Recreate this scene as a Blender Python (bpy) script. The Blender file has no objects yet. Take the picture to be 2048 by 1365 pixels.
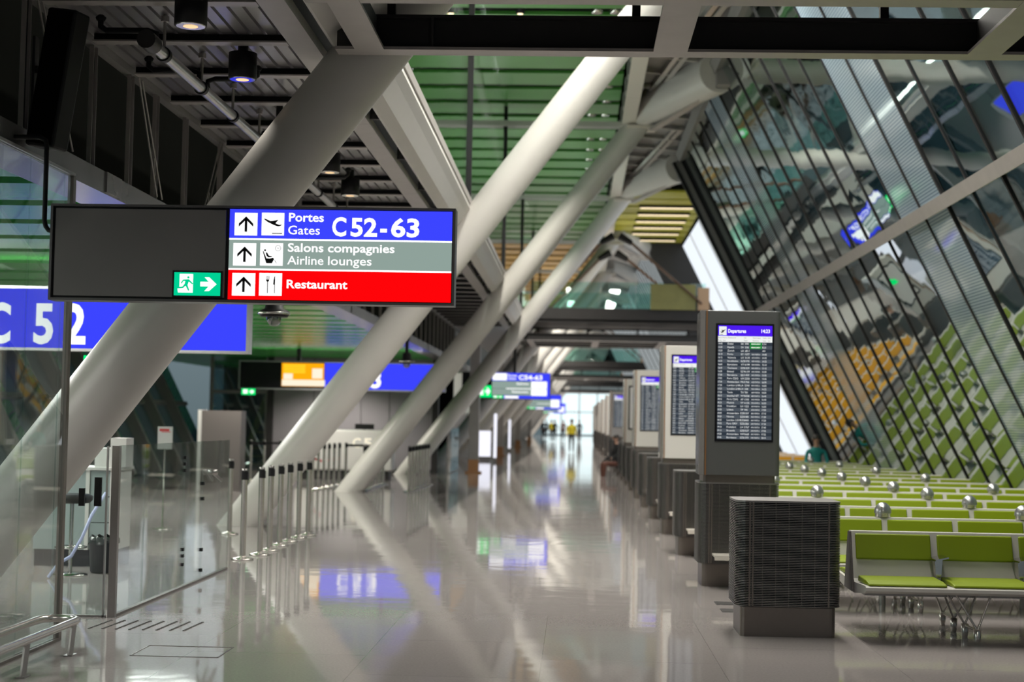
import bpy, bmesh, math, random
from mathutils import Vector, Matrix
random.seed(7)
PI = math.pi
S = bpy.context.scene
COL = S.collection

# ------------------------------------------------------------------ camera
cam_d = bpy.data.cameras.new('camera')
cam = bpy.data.objects.new('camera', cam_d)
COL.objects.link(cam)
cam_d.sensor_width = 36.0
cam_d.lens = 55.0
cam_d.clip_start = 0.1
cam_d.clip_end = 600
cam.matrix_world = (Matrix.Translation((0, 0, 1.62)) @ Matrix.Rotation(0.0411415, 4, 'Z')
                    @ Matrix.Rotation(PI / 2 + 0.051141, 4, 'X') @ Matrix.Rotation(0.0184, 4, 'Z'))
cam_d.dof.use_dof = True
cam_d.dof.focus_distance = 11.6
cam_d.dof.aperture_fstop = 1.8
S.camera = cam

# ------------------------------------------------------------------ world
W = bpy.data.worlds.new('sky')
S.world = W
W.use_nodes = True
nt = W.node_tree
nt.nodes.clear()
wo = nt.nodes.new('ShaderNodeOutputWorld')
bg = nt.nodes.new('ShaderNodeBackground')
tc = nt.nodes.new('ShaderNodeTexCoord')
sp = nt.nodes.new('ShaderNodeSeparateXYZ')
mr = nt.nodes.new('ShaderNodeMapRange')
rp = nt.nodes.new('ShaderNodeValToRGB')
mr.inputs['From Min'].default_value = -0.4
mr.inputs['From Max'].default_value = 0.8
nt.links.new(tc.outputs['Generated'], sp.inputs[0])
nt.links.new(sp.outputs['Z'], mr.inputs['Value'])
nt.links.new(mr.outputs[0], rp.inputs[0])
e = rp.color_ramp.elements
e[0].position = 0.25; e[0].color = (.05, .075, .08, 1)
e[1].position = 1.0; e[1].color = (.32, .40, .46, 1)
x_ = e.new(0.36); x_.color = (.14, .19, .21, 1)
nt.links.new(rp.outputs[0], bg.inputs[0])
bg.inputs[1].default_value = 1.0
nt.links.new(bg.outputs[0], wo.inputs[0])

# ------------------------------------------------------------------ view
vs = S.view_settings
S.display_settings.display_device = 'sRGB'
vs.view_transform = 'Standard'
vs.look = 'None'
vs.gamma = 1.0
vs.use_curve_mapping = False
vs.exposure = 0.0
cy = S.cycles
cy.max_bounces = 10
cy.diffuse_bounces = 4
cy.glossy_bounces = 5
cy.transparent_max_bounces = 24
cy.transmission_bounces = 6
cy.caustics_reflective = False
cy.caustics_refractive = False
cy.sample_clamp_indirect = 4.0
cy.use_denoising = True

# ------------------------------------------------------------------ large lamps of the hall ceiling, and added fill lamps
def area(name, loc, size, size_y, power, color=(1, .95, .87), rot=(0, 0, 0), label='', group=''):
    d = bpy.data.lights.new(name, 'AREA')
    d.shape = 'RECTANGLE'
    d.size = size; d.size_y = size_y; d.energy = power; d.color = color
    o = bpy.data.objects.new(name, d)
    COL.objects.link(o)
    o.location = loc; o.rotation_euler = rot
    return o
def spot(name, loc, power, angle=2.2, radius=0.08, color=(1, .94, .84), blend=.6, rot=(0, 0, 0)):
    d = bpy.data.lights.new(name, 'SPOT')
    d.energy = power; d.spot_size = angle; d.spot_blend = blend; d.shadow_soft_size = radius; d.color = color
    o = bpy.data.objects.new(name, d)
    COL.objects.link(o)
    o.location = loc; o.rotation_euler = rot
    return o
for yy, pw in ((-9, 250), (1, 260), (11, 560), (20, 1050)):
    area('ceiling_strip_light', (1.95, yy, 8.45), .5, 8.5, pw)
area('ceiling_strip_light', (-.3, 18, 8.5), .5, 13, 600)
# hidden fill lamps added to brighten the green ceiling from below
for yy in (8, 24, 40, 72, 90):
    area('green_ceiling_fill', (-2.7, yy, 5.0), .8, 14, 300, (1, .96, .9), (PI, 0, 0))
# area lamps added to brighten the gate zone on the left, plus its spots
for yy in (6, 16, 26):
    area('gate_zone_fill', (-7.5, yy, 3.38), 1.2, 6, 420, (1, .97, .92))
for yy in (33, 39, 45): spot('gate_zone_spotlight', (-7.0, yy, 3.36), 520, 2.4)
for yy in (17.95, 40.75): area('gate_ceiling_fill', (-6.3, yy, 3.12), 4.6, .12, 18, (1, .97, .92), (PI, 0, 0))  # unseen lamps added above the gate signs to lift the low green ceiling
for i in range(14):
    for dy in (-2.2, 2.2):
        spot('ceiling_spotlight', (-1.1, 28.75 + 11.3 * i + dy, 8.5), 1250 if i < 3 else 2400, radius=.05)

# ------------------------------------------------------------------ materials
M = {}
def mat(name, color, rough=.5, metal=0.0, spec=None, noise=None, bump=None, coat=None, aniso=None):
    m = bpy.data.materials.new(name)
    m.use_nodes = True
    n = m.node_tree.nodes; l = m.node_tree.links
    b = n['Principled BSDF']
    b.inputs['Base Color'].default_value = (*color, 1)
    b.inputs['Roughness'].default_value = rough
    b.inputs['Metallic'].default_value = metal
    if spec is not None: b.inputs['Specular IOR Level'].default_value = spec
    if coat: b.inputs['Coat Weight'].default_value = coat
    if noise or bump:
        t = n.new('ShaderNodeTexCoord')
        z = n.new('ShaderNodeTexNoise')
        l.new(t.outputs['Object'], z.inputs['Vector'])
        if noise:
            sc, amt = noise
            z.inputs['Scale'].default_value = sc
            z.inputs['Detail'].default_value = 4
            mx = n.new('ShaderNodeMix'); mx.data_type = 'RGBA'
            mx.inputs[6].default_value = (*[c * (1 - amt) for c in color], 1)
            mx.inputs[7].default_value = (*[min(1, c * (1 + amt)) for c in color], 1)
            l.new(z.outputs['Fac'], mx.inputs[0])
            l.new(mx.outputs[2], b.inputs['Base Color'])
        if bump:
            sc, st = bump
            z2 = n.new('ShaderNodeTexNoise'); z2.inputs['Scale'].default_value = sc
            l.new(t.outputs['Object'], z2.inputs['Vector'])
            bp = n.new('ShaderNodeBump'); bp.inputs['Strength'].default_value = st
            l.new(z2.outputs['Fac'], bp.inputs['Height'])
            l.new(bp.outputs[0], b.inputs['Normal'])
    M[name] = m
    return m
def emis(name, color, s=1.0):
    m = bpy.data.materials.new(name)
    m.use_nodes = True
    n = m.node_tree.nodes; l = m.node_tree.links
    n.clear()
    o = n.new('ShaderNodeOutputMaterial'); em = n.new('ShaderNodeEmission')
    em.inputs[0].default_value = (*color, 1); em.inputs[1].default_value = s
    l.new(em.outputs[0], o.inputs[0])
    M[name] = m
    return m
def glass(name, tint, ior=1.5, add=0.0, wave=None, rough=0.0, refl=(1, 1, 1)):
    m = bpy.data.materials.new(name)
    m.use_nodes = True
    n = m.node_tree.nodes; l = m.node_tree.links
    n.clear()
    o = n.new('ShaderNodeOutputMaterial')
    mix = n.new('ShaderNodeMixShader')
    tr = n.new('ShaderNodeBsdfTransparent'); gl = n.new('ShaderNodeBsdfGlossy')
    lw = n.new('ShaderNodeLayerWeight'); lw.inputs[0].default_value = .5
    f0 = ((ior - 1) / (ior + 1)) ** 2
    fr = n.new('ShaderNodeMath'); fr.operation = 'POWER'; fr.inputs[1].default_value = 5.0
    l.new(lw.outputs['Facing'], fr.inputs[0])
    ad = n.new('ShaderNodeMath'); ad.operation = 'MULTIPLY_ADD'; ad.inputs[1].default_value = 1 - f0; ad.inputs[2].default_value = f0 + add; ad.use_clamp = True
    tr.inputs[0].default_value = (*tint, 1)
    gl.inputs[0].default_value = (*refl, 1); gl.inputs['Roughness'].default_value = rough
    l.new(fr.outputs[0], ad.inputs[0]); l.new(ad.outputs[0], mix.inputs[0])
    l.new(tr.outputs[0], mix.inputs[1]); l.new(gl.outputs[0], mix.inputs[2])
    l.new(mix.outputs[0], o.inputs[0])
    if wave:
        sc, st = wave
        t = n.new('ShaderNodeTexCoord'); z = n.new('ShaderNodeTexNoise'); oi = n.new('ShaderNodeObjectInfo')
        z.noise_dimensions = '4D'
        z.inputs['Scale'].default_value = sc; z.inputs['Detail'].default_value = 1
        mu = n.new('ShaderNodeMath'); mu.operation = 'MULTIPLY'; mu.inputs[1].default_value = 40
        l.new(oi.outputs['Random'], mu.inputs[0]); l.new(mu.outputs[0], z.inputs['W'])
        l.new(t.outputs['Object'], z.inputs['Vector'])
        bp = n.new('ShaderNodeBump'); bp.inputs['Strength'].default_value = st; bp.inputs['Distance'].default_value = .05
        l.new(z.outputs['Fac'], bp.inputs['Height'])
        l.new(bp.outputs[0], gl.inputs['Normal'])
    M[name] = m
    return m

mat('white_paint', (.60, .585, .555), .38, noise=(3, .04))
mat('white_panel', (.66, .65, .63), .4)
mat('cream_plastic', (.62, .58, .52), .35, noise=(30, .04))
mat('grey_plate', (.40, .375, .36), .42, .25, noise=(5, .12))
mat('grey_paint', (.21, .205, .20), .45, noise=(4, .08))
mat('dark_paint', (.022, .020, .020), .5, noise=(6, .2))
mat('black', (.008, .008, .009), .5, spec=.25)
mat('black_gloss', (.006, .006, .008), .18)
mat('deck_metal', (.36, .35, .36), .30, .6, noise=(2, .25))
mat('galvanised', (.50, .50, .50), .28, .9, noise=(8, .15))
mat('chord_metal', (.30, .295, .29), .25, .55, noise=(3, .2))
mat('void', (.006, .0055, .005), .8, spec=0.0, noise=(1, .3))
mat('green_slat', (.055, .235, .035), .32, noise=(.4, .15))
mat('green_slat_gloss', (.06, .42, .07), .26, noise=(.5, .2))
mat('wood_slat', (.55, .28, .04), .45, noise=(3, .2))
mat('olive_slat', (.42, .40, .025), .4)
mat('steel', (.62, .59, .555), .25, .9)
mat('steel_brushed', (.30, .285, .275), .34, .9, noise=(60, .06))
mat('steel_warm', (.19, .165, .148), .36, .8, noise=(20, .05))
mat('chrome', (.62, .60, .58), .10, 1.0)
mat('totem_grey', (.115, .117, .118), .38, .35)
mat('totem_light', (.60, .585, .56), .35, .05)
mat('sign_grey', (.14, .132, .127), .5, noise=(4, .05))
mat('sign_frame', (.13, .125, .125), .35, .6)
mat('green_vinyl', (.205, .275, .002), .45, spec=.3, bump=(60, .02))
mat('bench_white', (.60, .58, .545), .35)
mat('grey_wall', (.26, .245, .265), .45, noise=(.7, .06))
mat('grey_cabinet', (.12, .105, .10), .5)
mat('teal_cabinet', (.30, .36, .36), .4)
mat('bin_black', (.012, .016, .022), .42)
mat('bin_bag', (.05, .06, .06), .22, bump=(25, .8))
mat('copper', (.40, .20, .09), .35, .7)
mat('banner', (.26, .25, .09), .6, noise=(2, .25))
mat('orange_vinyl', (.62, .30, .008), .45, spec=.3)
mat('rod_brown', (.13, .075, .05), .45, .3)
mat('tan', (.55, .36, .22), .5)
mat('skin', (.42, .25, .18), .5)
mat('hair_dark', (.015, .012, .01), .6)
mat('cloth_dark', (.014, .015, .022), .8)
mat('cloth_black', (.008, .008, .010), .8)
mat('cloth_grey', (.06, .06, .065), .8)
mat('cloth_brown', (.10, .035, .022), .8)
mat('vest_yellow', (.72, .60, .02), .7)
mat('cloth_teal', (.01, .23, .22), .7)
mat('paper', (.75, .74, .75), .6)
mat('paper_red', (.7, .08, .09), .6)
mat('red_belt', (.5, .02, .03), .6)
mat('blue_belt', (.02, .03, .25), .6)
mat('rubber', (.02, .02, .02), .7)

emis('e_blue', (.046, .060, 1.0), 1.0)
emis('e_violet', (.075, .012, .85), 1.0)
emis('e_grey', (.275, .36, .325), 1.0)
emis('e_red', (1.0, .0015, .003), 1.0)
emis('e_white', (1, 1, 1), 1.25)
emis('e_white_soft', (.93, .95, .93), .95)
emis('e_green', (.0, .64, .30), 1.0)
emis('e_green_far', (.0, .75, .16), 1.3)
emis('e_green_row', (.0, .30, .03), .9)
emis('e_orange', (1, .40, .004), 1.1)
emis('e_yellow', (1, .72, .03), 1.1)
emis('e_row_a', (.030, .040, .055), 1.0)
emis('e_row_b', (.075, .090, .110), 1.0)
emis('e_cream', (1, .92, .72), 1.0)
emis('e_warm', (1, .66, .36), 1.15)
emis('e_day', (.80, .95, .97), 1.25)
emis('e_day_soft', (.80, .86, .92), 1.15)
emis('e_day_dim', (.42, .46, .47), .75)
emis('e_led', (.9, .9, 1.0), 1.15)
emis('e_lamp', (1, .80, .5), 3.0)
emis('e_strip', (1, .80, .52), 1.6)
emis('e_spot_blue', (.3, .35, 1.0), 4.0)

glass('facade_glass', (.42, .55, .57), 1.9, .30, wave=(1.3, .045), refl=(.92, 1, .98))
glass('clear_glass', (.90, .955, .945), 1.5, .015, wave=(1.5, .03))
glass('gate_glass', (.93, .975, .965), 1.45, .0)
glass('upper_glass', (.88, .95, .93), 1.45, .0, wave=(2.0, .06))
glass('teal_glass', (.78, .93, .90), 1.5, .02)
glass('dome_glass', (.35, .35, .36), 1.6, .12)

def louvre_mat():
    m = bpy.data.materials.new('louvre_pane'); m.use_nodes = True
    n = m.node_tree.nodes; l = m.node_tree.links
    b = n['Principled BSDF']
    t = n.new('ShaderNodeTexCoord'); sx = n.new('ShaderNodeSeparateXYZ')
    l.new(t.outputs['Object'], sx.inputs[0])
    w = n.new('ShaderNodeMath'); w.operation = 'MULTIPLY'; w.inputs[1].default_value = 2 * PI / .036
    s = n.new('ShaderNodeMath'); s.operation = 'SINE'
    g = n.new('ShaderNodeMath'); g.operation = 'GREATER_THAN'; g.inputs[1].default_value = -.15
    l.new(sx.outputs['Z'], w.inputs[0]); l.new(w.outputs[0], s.inputs[0]); l.new(s.outputs[0], g.inputs[0])
    mx = n.new('ShaderNodeMix'); mx.data_type = 'RGBA'
    mx.inputs[6].default_value = (.20, .28, .36, 1); mx.inputs[7].default_value = (.42, .53, .62, 1)
    l.new(g.outputs[0], mx.inputs[0]); l.new(mx.outputs[2], b.inputs['Base Color'])
    b.inputs['Roughness'].default_value = .06
    b.inputs['IOR'].default_value = 2.2
    b.inputs['Transmission Weight'].default_value = 0.0
    M['louvre_pane'] = m
louvre_mat()

def floor_mat():
    m = bpy.data.materials.new('stone_floor'); m.use_nodes = True
    n = m.node_tree.nodes; l = m.node_tree.links
    b = n['Principled BSDF']
    t = n.new('ShaderNodeTexCoord')
    br = n.new('ShaderNodeTexBrick')
    br.offset = .5; br.inputs['Scale'].default_value = 1.0
    br.inputs['Brick Width'].default_value = 1.6; br.inputs['Row Height'].default_value = 1.2
    br.inputs['Mortar Size'].default_value = .003; br.inputs['Mortar Smooth'].default_value = .3
    br.inputs['Color1'].default_value = (.40, .366, .355, 1); br.inputs['Color2'].default_value = (.415, .382, .372, 1)
    br.inputs['Mortar'].default_value = (.27, .245, .235, 1)
    mp = n.new('ShaderNodeMapping'); mp.inputs['Rotation'].default_value = (0, 0, PI / 2); mp.inputs['Location'].default_value = (.35, .2, 0)
    l.new(t.outputs['Object'], mp.inputs[0]); l.new(mp.outputs[0], br.inputs['Vector'])
    z = n.new('ShaderNodeTexNoise'); z.inputs['Scale'].default_value = 55; z.inputs['Detail'].default_value = 5
    l.new(t.outputs['Object'], z.inputs['Vector'])
    mx = n.new('ShaderNodeMix'); mx.data_type = 'RGBA'; mx.blend_type = 'MULTIPLY'; mx.inputs[0].default_value = .35
    l.new(br.outputs['Color'], mx.inputs[6]); l.new(z.outputs['Fac'], mx.inputs[7])
    l.new(mx.outputs[2], b.inputs['Base Color'])
    z2 = n.new('ShaderNodeTexNoise'); z2.inputs['Scale'].default_value = .8; z2.inputs['Detail'].default_value = 3
    l.new(t.outputs['Object'], z2.inputs['Vector'])
    m2 = n.new('ShaderNodeMapRange'); m2.inputs['To Min'].default_value = .025; m2.inputs['To Max'].default_value = .075
    l.new(z2.outputs['Fac'], m2.inputs[0]); l.new(m2.outputs[0], b.inputs['Roughness'])
    b.inputs['IOR'].default_value = 1.45
    b.inputs['Specular IOR Level'].default_value = .40
    z3 = n.new('ShaderNodeTexNoise'); z3.inputs['Scale'].default_value = 1.6
    l.new(t.outputs['Object'], z3.inputs['Vector'])
    bp = n.new('ShaderNodeBump'); bp.inputs['Strength'].default_value = .055; bp.inputs['Distance'].default_value = .03
    l.new(z3.outputs['Fac'], bp.inputs['Height']); l.new(bp.outputs[0], b.inputs['Normal'])
    M['stone_floor'] = m
floor_mat()

# ------------------------------------------------------------------ mesh helpers
class MB:
    def __init__(s): s.v = []; s.f = []; s.mi = []; s.cur = 0; s.smooth = set()
    def add(s, vs, fs, smooth=False):
        o = len(s.v); s.v += [tuple(p) for p in vs]
        for f in fs:
            if smooth: s.smooth.add(len(s.f))
            s.f.append(tuple(i + o for i in f)); s.mi.append(s.cur)
        return s
    def box(s, x0, x1, y0, y1, z0, z1):
        v = [(x0, y0, z0), (x1, y0, z0), (x1, y1, z0), (x0, y1, z0), (x0, y0, z1), (x1, y0, z1), (x1, y1, z1), (x0, y1, z1)]
        return s.add(v, [(0, 3, 2, 1), (4, 5, 6, 7), (0, 1, 5, 4), (1, 2, 6, 5), (2, 3, 7, 6), (3, 0, 4, 7)])
    def prism(s, poly, a0, a1, axis='y'):
        n = len(poly)
        def P(p, a):
            if axis == 'y': return (p[0], a, p[1])
            if axis == 'x': return (a, p[0], p[1])
            return (p[0], p[1], a)
        v = [P(p, a0) for p in poly] + [P(p, a1) for p in poly]
        f = [tuple(range(n)), tuple(range(2 * n - 1, n - 1, -1))]
        f += [(i, (i + 1) % n, (i + 1) % n + n, i + n) for i in range(n)]
        return s.add(v, f)
    def bar(s, p, q, w, h, up=(0, 0, 1)):
        p = Vector(p); q = Vector(q); d = (q - p).normalized(); up = Vector(up)
        if abs(d.dot(up)) > .98: up = Vector((0, 1, 0))
        a = d.cross(up).normalized() * w / 2; b = a.cross(d).normalized() * h / 2
        v = [p - a - b, p + a - b, p + a + b, p - a + b, q - a - b, q + a - b, q + a + b, q - a + b]
        return s.add(v, [(0, 3, 2, 1), (4, 5, 6, 7), (0, 1, 5, 4), (1, 2, 6, 5), (2, 3, 7, 6), (3, 0, 4, 7)])
    def tube(s, pts, r, seg=12, caps=True):
        pts = [Vector(p) for p in pts]; n = len(pts)
        rs = r if isinstance(r, (list, tuple)) else [r] * n
        rings = []; pa = None
        for i in range(n):
            d = ((pts[min(i + 1, n - 1)] - pts[max(i - 1, 0)])).normalized()
            if pa is None:
                up = Vector((0, 0, 1)) if abs(d.z) < .95 else Vector((0, 1, 0))
                a = d.cross(up).normalized()
            else:
                a = (pa - d * pa.dot(d)).normalized()
            pa = a; b = d.cross(a)
            rings.append([pts[i] + (a * math.cos(t) + b * math.sin(t)) * rs[i] for t in (2 * PI * k / seg for k in range(seg))])
        v = [p for r_ in rings for p in r_]
        f = [(i * seg + k, i * seg + (k + 1) % seg, (i + 1) * seg + (k + 1) % seg, (i + 1) * seg + k) for i in range(n - 1) for k in range(seg)]
        s.add(v, f, True)
        if caps:
            s.add(rings[0], [tuple(range(seg - 1, -1, -1))]); s.add(rings[-1], [tuple(range(seg))])
        return s
    def lathe(s, prof, seg=24, c=(0, 0, 0)):
        n = len(prof); v = []
        for (r, z) in prof:
            for k in range(seg):
                t = 2 * PI * k / seg; v.append((c[0] + r * math.cos(t), c[1] + r * math.sin(t), c[2] + z))
        f = [(i * seg + k, i * seg + (k + 1) % seg, (i + 1) * seg + (k + 1) % seg, (i + 1) * seg + k) for i in range(n - 1) for k in range(seg)]
        s.add(v, f, True)
        s.add(v[:seg], [tuple(range(seg - 1, -1, -1))]); s.add(v[-seg:], [tuple(range(seg))])
        return s
    def rrect(s, x0, x1, y0, y1, z0, z1, r, seg=4):
        poly = rr_poly(x0, x1, y0, y1, r, seg)
        return s.prism(poly, z0, z1, 'z')
    def build(s, name, m, parent=None, loc=None):
        me = bpy.data.meshes.new(name)
        me.from_pydata(s.v, [], s.f)
        ms = m if isinstance(m, (list, tuple)) else [m]
        for k in ms: me.materials.append(M[k])
        for i, p in enumerate(me.polygons):
            p.material_index = s.mi[i]; p.use_smooth = i in s.smooth
        bm = bmesh.new(); bm.from_mesh(me)
        bmesh.ops.recalc_face_normals(bm, faces=bm.faces)
        bm.to_mesh(me); bm.free()
        o = bpy.data.objects.new(name, me); COL.objects.link(o)
        if parent: o.parent = parent
        if loc: o.location = loc
        return o
def rr_poly(x0, x1, y0, y1, r, seg=4):
    poly = []
    for (cx, cy_, a0) in ((x1 - r, y1 - r, 0), (x0 + r, y1 - r, PI / 2), (x0 + r, y0 + r, PI), (x1 - r, y0 + r, 3 * PI / 2)):
        for k in range(seg + 1):
            t = a0 + PI / 2 * k / seg; poly.append((cx + r * math.cos(t), cy_ + r * math.sin(t)))
    return poly
def bevel(o, w, seg=2):
    m = o.modifiers.new('bevel', 'BEVEL'); m.width = w; m.segments = seg; m.limit_method = 'ANGLE'
    return o
ALL_LABELS = {}
def tag(o, label, cat, group=None):
    n = len(label.split())
    assert 4 <= n <= 16, (n, label)
    o['label'] = label; o['category'] = cat
    if group: o['group'] = group
    ALL_LABELS.setdefault(label, []).append(o)
    return o
def thing(name, label, cat, loc=(0, 0, 0), rz=0, group=None):
    o = bpy.data.objects.new(name, None); COL.objects.link(o)
    o.empty_display_size = .2
    o.location = loc; o.rotation_euler = (0, 0, rz)
    return tag(o, label, cat, group)
def struct(o): o['kind'] = 'structure'; return o
def kids(o): return [c for c in KIDS.get(o.name, [])]
KIDS = {}
def refresh():
    KIDS.clear()
    for o in COL.objects:
        if o.parent: KIDS.setdefault(o.parent.name, []).append(o)
def copy_tree(o, parent=None, skip=()):
    c = o.copy(); COL.objects.link(c)
    if parent: c.parent = parent
    for ch in kids(o):
        if ch.name.split('.')[0] in skip: continue
        copy_tree(ch, c, skip)
    return c
def relabel(c, label, group=None):
    assert 4 <= len(label.split()) <= 16, label
    c['label'] = label
    if group: c['group'] = group
    ALL_LABELS.setdefault(label, []).append(c)
    return c
ORD = ['first', 'second', 'third', 'fourth', 'fifth', 'sixth', 'seventh', 'eighth', 'ninth', 'tenth', 'eleventh', 'twelfth', 'thirteenth',
       'fourteenth', 'fifteenth', 'sixteenth', 'seventeenth', 'eighteenth', 'nineteenth', 'twentieth', 'twenty-first', 'twenty-second', 'twenty-third',
       'twenty-fourth', 'twenty-fifth', 'twenty-sixth', 'twenty-seventh', 'twenty-eighth', 'twenty-ninth', 'thirtieth', 'thirty-first', 'thirty-second']

# ------------------------------------------------------------------ lettering
_cap = None
def raw_text(body, off=0.0):
    cu = bpy.data.curves.new('t', 'FONT'); cu.body = body; cu.size = 1.0; cu.offset = off; cu.resolution_u = 3
    o = bpy.data.objects.new('t', cu); COL.objects.link(o)
    bpy.context.view_layer.update()
    dg = bpy.context.evaluated_depsgraph_get()
    me = bpy.data.meshes.new_from_object(o.evaluated_get(dg))
    v = [tuple(p.co) for p in me.vertices]; f = [tuple(p.vertices) for p in me.polygons]
    bpy.data.objects.remove(o); bpy.data.curves.remove(cu); bpy.data.meshes.remove(me)
    return v, f
def put_text(mb, body, x, z, cap, y, width=None, off=0.012, align='l'):
    """letters in the plane y=const facing -Y; x = left edge, z = baseline"""
    global _cap
    if _cap is None:
        v, f = raw_text('H'); _cap = max(p[1] for p in v) - min(p[1] for p in v)
    v, f = raw_text(body, off)
    if not v: return
    mn = min(p[0] for p in v); mxx = max(p[0] for p in v)
    sy = cap / (_cap + 2 * off)
    sx = sy if width is None else width / (mxx - mn)
    w = (mxx - mn) * sx
    if align == 'r': x = x - w
    if align == 'c': x = x - w / 2
    mb.add([(x + (p[0] - mn) * sx, y, z + p[1] * sy) for p in v], f)
def poly_yz(mb, pts, y, t=.002):
    mb.prism(pts, y - t, y, 'y')
def rect(mb, x0, x1, z0, z1, y, t=.002): mb.box(x0, x1, y - t, y, z0, z1)
def disc(mb, cx, cz, r, y, t=.002, seg=16, inner=None):
    if inner is None:
        poly_yz(mb, [(cx + r * math.cos(2 * PI * k / seg), cz + r * math.sin(2 * PI * k / seg)) for k in range(seg)], y, t)
    else:
        for k in range(seg):
            a, b = 2 * PI * k / seg, 2 * PI * (k + 1) / seg
            poly_yz(mb, [(cx + inner * math.cos(a), cz + inner * math.sin(a)), (cx + r * math.cos(a), cz + r * math.sin(a)),
                         (cx + r * math.cos(b), cz + r * math.sin(b)), (cx + inner * math.cos(b), cz + inner * math.sin(b))], y, t)

# ================================================================== THE SETTING
BAY = 11.3
COLY = [11.8 + BAY * k for k in range(-1, 15)]
fl = struct(MB().box(-16, 8.6, -12, 200, -.15, 0).build('floor', 'stone_floor'))
def fx(z): return 6.91 - .5 * z                     # inner face of the leaning facade
UPV = Vector((-.44721, 0, .89443)); NIN = Vector((-.89443, 0, -.44721))
PITCH = 1.257
win_n = 0
def slab(mb, y0, y1, z0, z1, t, off=0.0, x_at=fx):
    n = NIN
    pts = []
    for (y, z) in ((y0, z0), (y1, z0), (y1, z1), (y0, z1)):
        pts.append(Vector((x_at(z), y, z)) + n * off)
    v = pts + [p - n * t for p in pts]
    mb.add(v, [(0, 1, 2, 3), (7, 6, 5, 4), (0, 4, 5, 1), (1, 5, 6, 2), (2, 6, 7, 3), (3, 7, 4, 0)])
def shift(mb, ox, oy, oz=0): mb.v = [(p[0] - ox, p[1] - oy, p[2] - oz) for p in mb.v]; return mb
LOUVRE = {2, 3, 11, 12, -7, -6}
for i in range(-13, 18):
    win_n += 1
    y0 = 17.43 + PITCH * i; y1 = y0 + PITCH
    ox, oy = fx(0), y0
    for nm, za, zb in (('window_%d' % win_n, .02, 8.5),):
        mb = MB(); slab(mb, y0 + .02, y1 - .02, za, zb, .03)
        w = struct(shift(mb, ox, oy).build(nm, 'louvre_pane' if i in LOUVRE else 'facade_glass', loc=(ox, oy, 0)))
        w.rotation_euler = (0, 0, random.uniform(-.0035, .0035))
    mb = MB()
    mb.cur = 0; slab(mb, y0 - .026, y0 + .026, .0, 8.5, .06, off=.018)
    mb.cur = 1; slab(mb, y0 - .028, y0 - .016, .0, 8.5, .008, off=.024)
    shift(mb, ox, oy).build('mullion', ['black', 'dark_paint'], w)
mb = MB(); slab(mb, 1, 40.1, 4.44, 4.60, .07, off=.055)
struct(mb.build('trim_1', 'grey_plate'))
mb = MB(); slab(mb, 1, 40.1, .0, .10, .14, off=.06); struct(mb.build('baseboard_right', 'dark_paint'))
mb = MB(); slab(mb, 1, 40.1, 8.42, 8.62, .20, off=.14); struct(mb.build('trim_2', 'grey_paint'))

# dark portal where the first run of the facade ends, and the daylit bays beyond it
def fx2(z): return 8.30 - .5 * z                    # the glass steps outwards beyond the portal
def portal(y, label, k=.45, xf=fx):
    t = thing('portal_frame', label, 'frame', (xf(0), y, 0))
    for nm, a, b, o0, m in (('outer_rail', -.06, .12, .02, 'black'), ('perforated_web', -.02, .06, .34 * k, 'grey_paint'), ('inner_rail', -.06, .12, .52 * k, 'black')):
        mb = MB()
        for (z0, z1) in (((0, 8.5),) if nm != 'perforated_web' else [(.1 + .7 * k, .68 + .7 * k) for k in range(12)]):
            slab(mb, y + a, y + b, z0, z1, (.18 if nm != 'perforated_web' else .32) * k, off=o0 + .1 * k, x_at=xf)
        if nm == 'perforated_web': slab(mb, y - .005, y + .04, 0, 8.5, .32 * k, off=o0 + .1 * k, x_at=xf)
        shift(mb, xf(0), y).build(nm, m, t)
portal(40.4, 'dark slanted portal frame closing the first run of leaning glass')
struct(MB().prism([(6.90, 0), (8.32, 0), (4.02, 8.6), (2.60, 8.6)], 60.5, 60.65, 'y').build('wall_return_far', 'dark_paint'))
struct(MB().prism([(6.93, 0), (8.32, 0), (4.02, 8.6), (2.63, 8.6)], 40.55, 40.65, 'y').build('wall_return_right', 'dark_paint'))
yy = 40.7
while yy < 130:
    win_n += 1
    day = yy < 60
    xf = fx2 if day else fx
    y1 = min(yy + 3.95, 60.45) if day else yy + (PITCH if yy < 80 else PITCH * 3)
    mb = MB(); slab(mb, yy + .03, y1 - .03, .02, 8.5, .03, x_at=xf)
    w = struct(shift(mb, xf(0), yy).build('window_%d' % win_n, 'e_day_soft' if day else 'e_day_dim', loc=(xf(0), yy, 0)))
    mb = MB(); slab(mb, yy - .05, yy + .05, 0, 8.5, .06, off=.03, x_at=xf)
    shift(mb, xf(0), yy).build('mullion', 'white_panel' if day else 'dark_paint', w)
    yy = 60.75 if (day and y1 >= 60.4) else y1

# green slat ceiling, wood slats beyond the first far bridge, pale ceiling after that
def slats(name, y0, y1, pitch, gap, x0, x1, z, m, back='black'):
    mb = MB(); mb.cur = 0
    y = y0
    while y < y1 - .01:
        mb.box(x0, x1, y + gap / 2, min(y + pitch, y1) - gap / 2, z, z + .06); y += pitch
    mb.cur = 1; mb.box(x0, x1, y0, y1, z + .22, z + .30)
    return struct(mb.build(name, [m, back]))
g0 = 30.84 - 1.51 * 28
slats('ceiling', g0, g0 + 1.51 * 48, 1.51, .42, -14, .86, 8.60, 'green_slat')
slats('ceiling.001', g0 + 1.51 * 48, 98, 2.2, .8, -14, .86, 8.60, 'wood_slat')
struct(MB().box(-14, 2.8, 98, 200, 8.6, 8.7).build('ceiling.002', 'white_panel'))
struct(MB().box(1.24, 2.8, 60.5, 98, 8.72, 8.8).build('ceiling.009', 'white_panel'))
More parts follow.
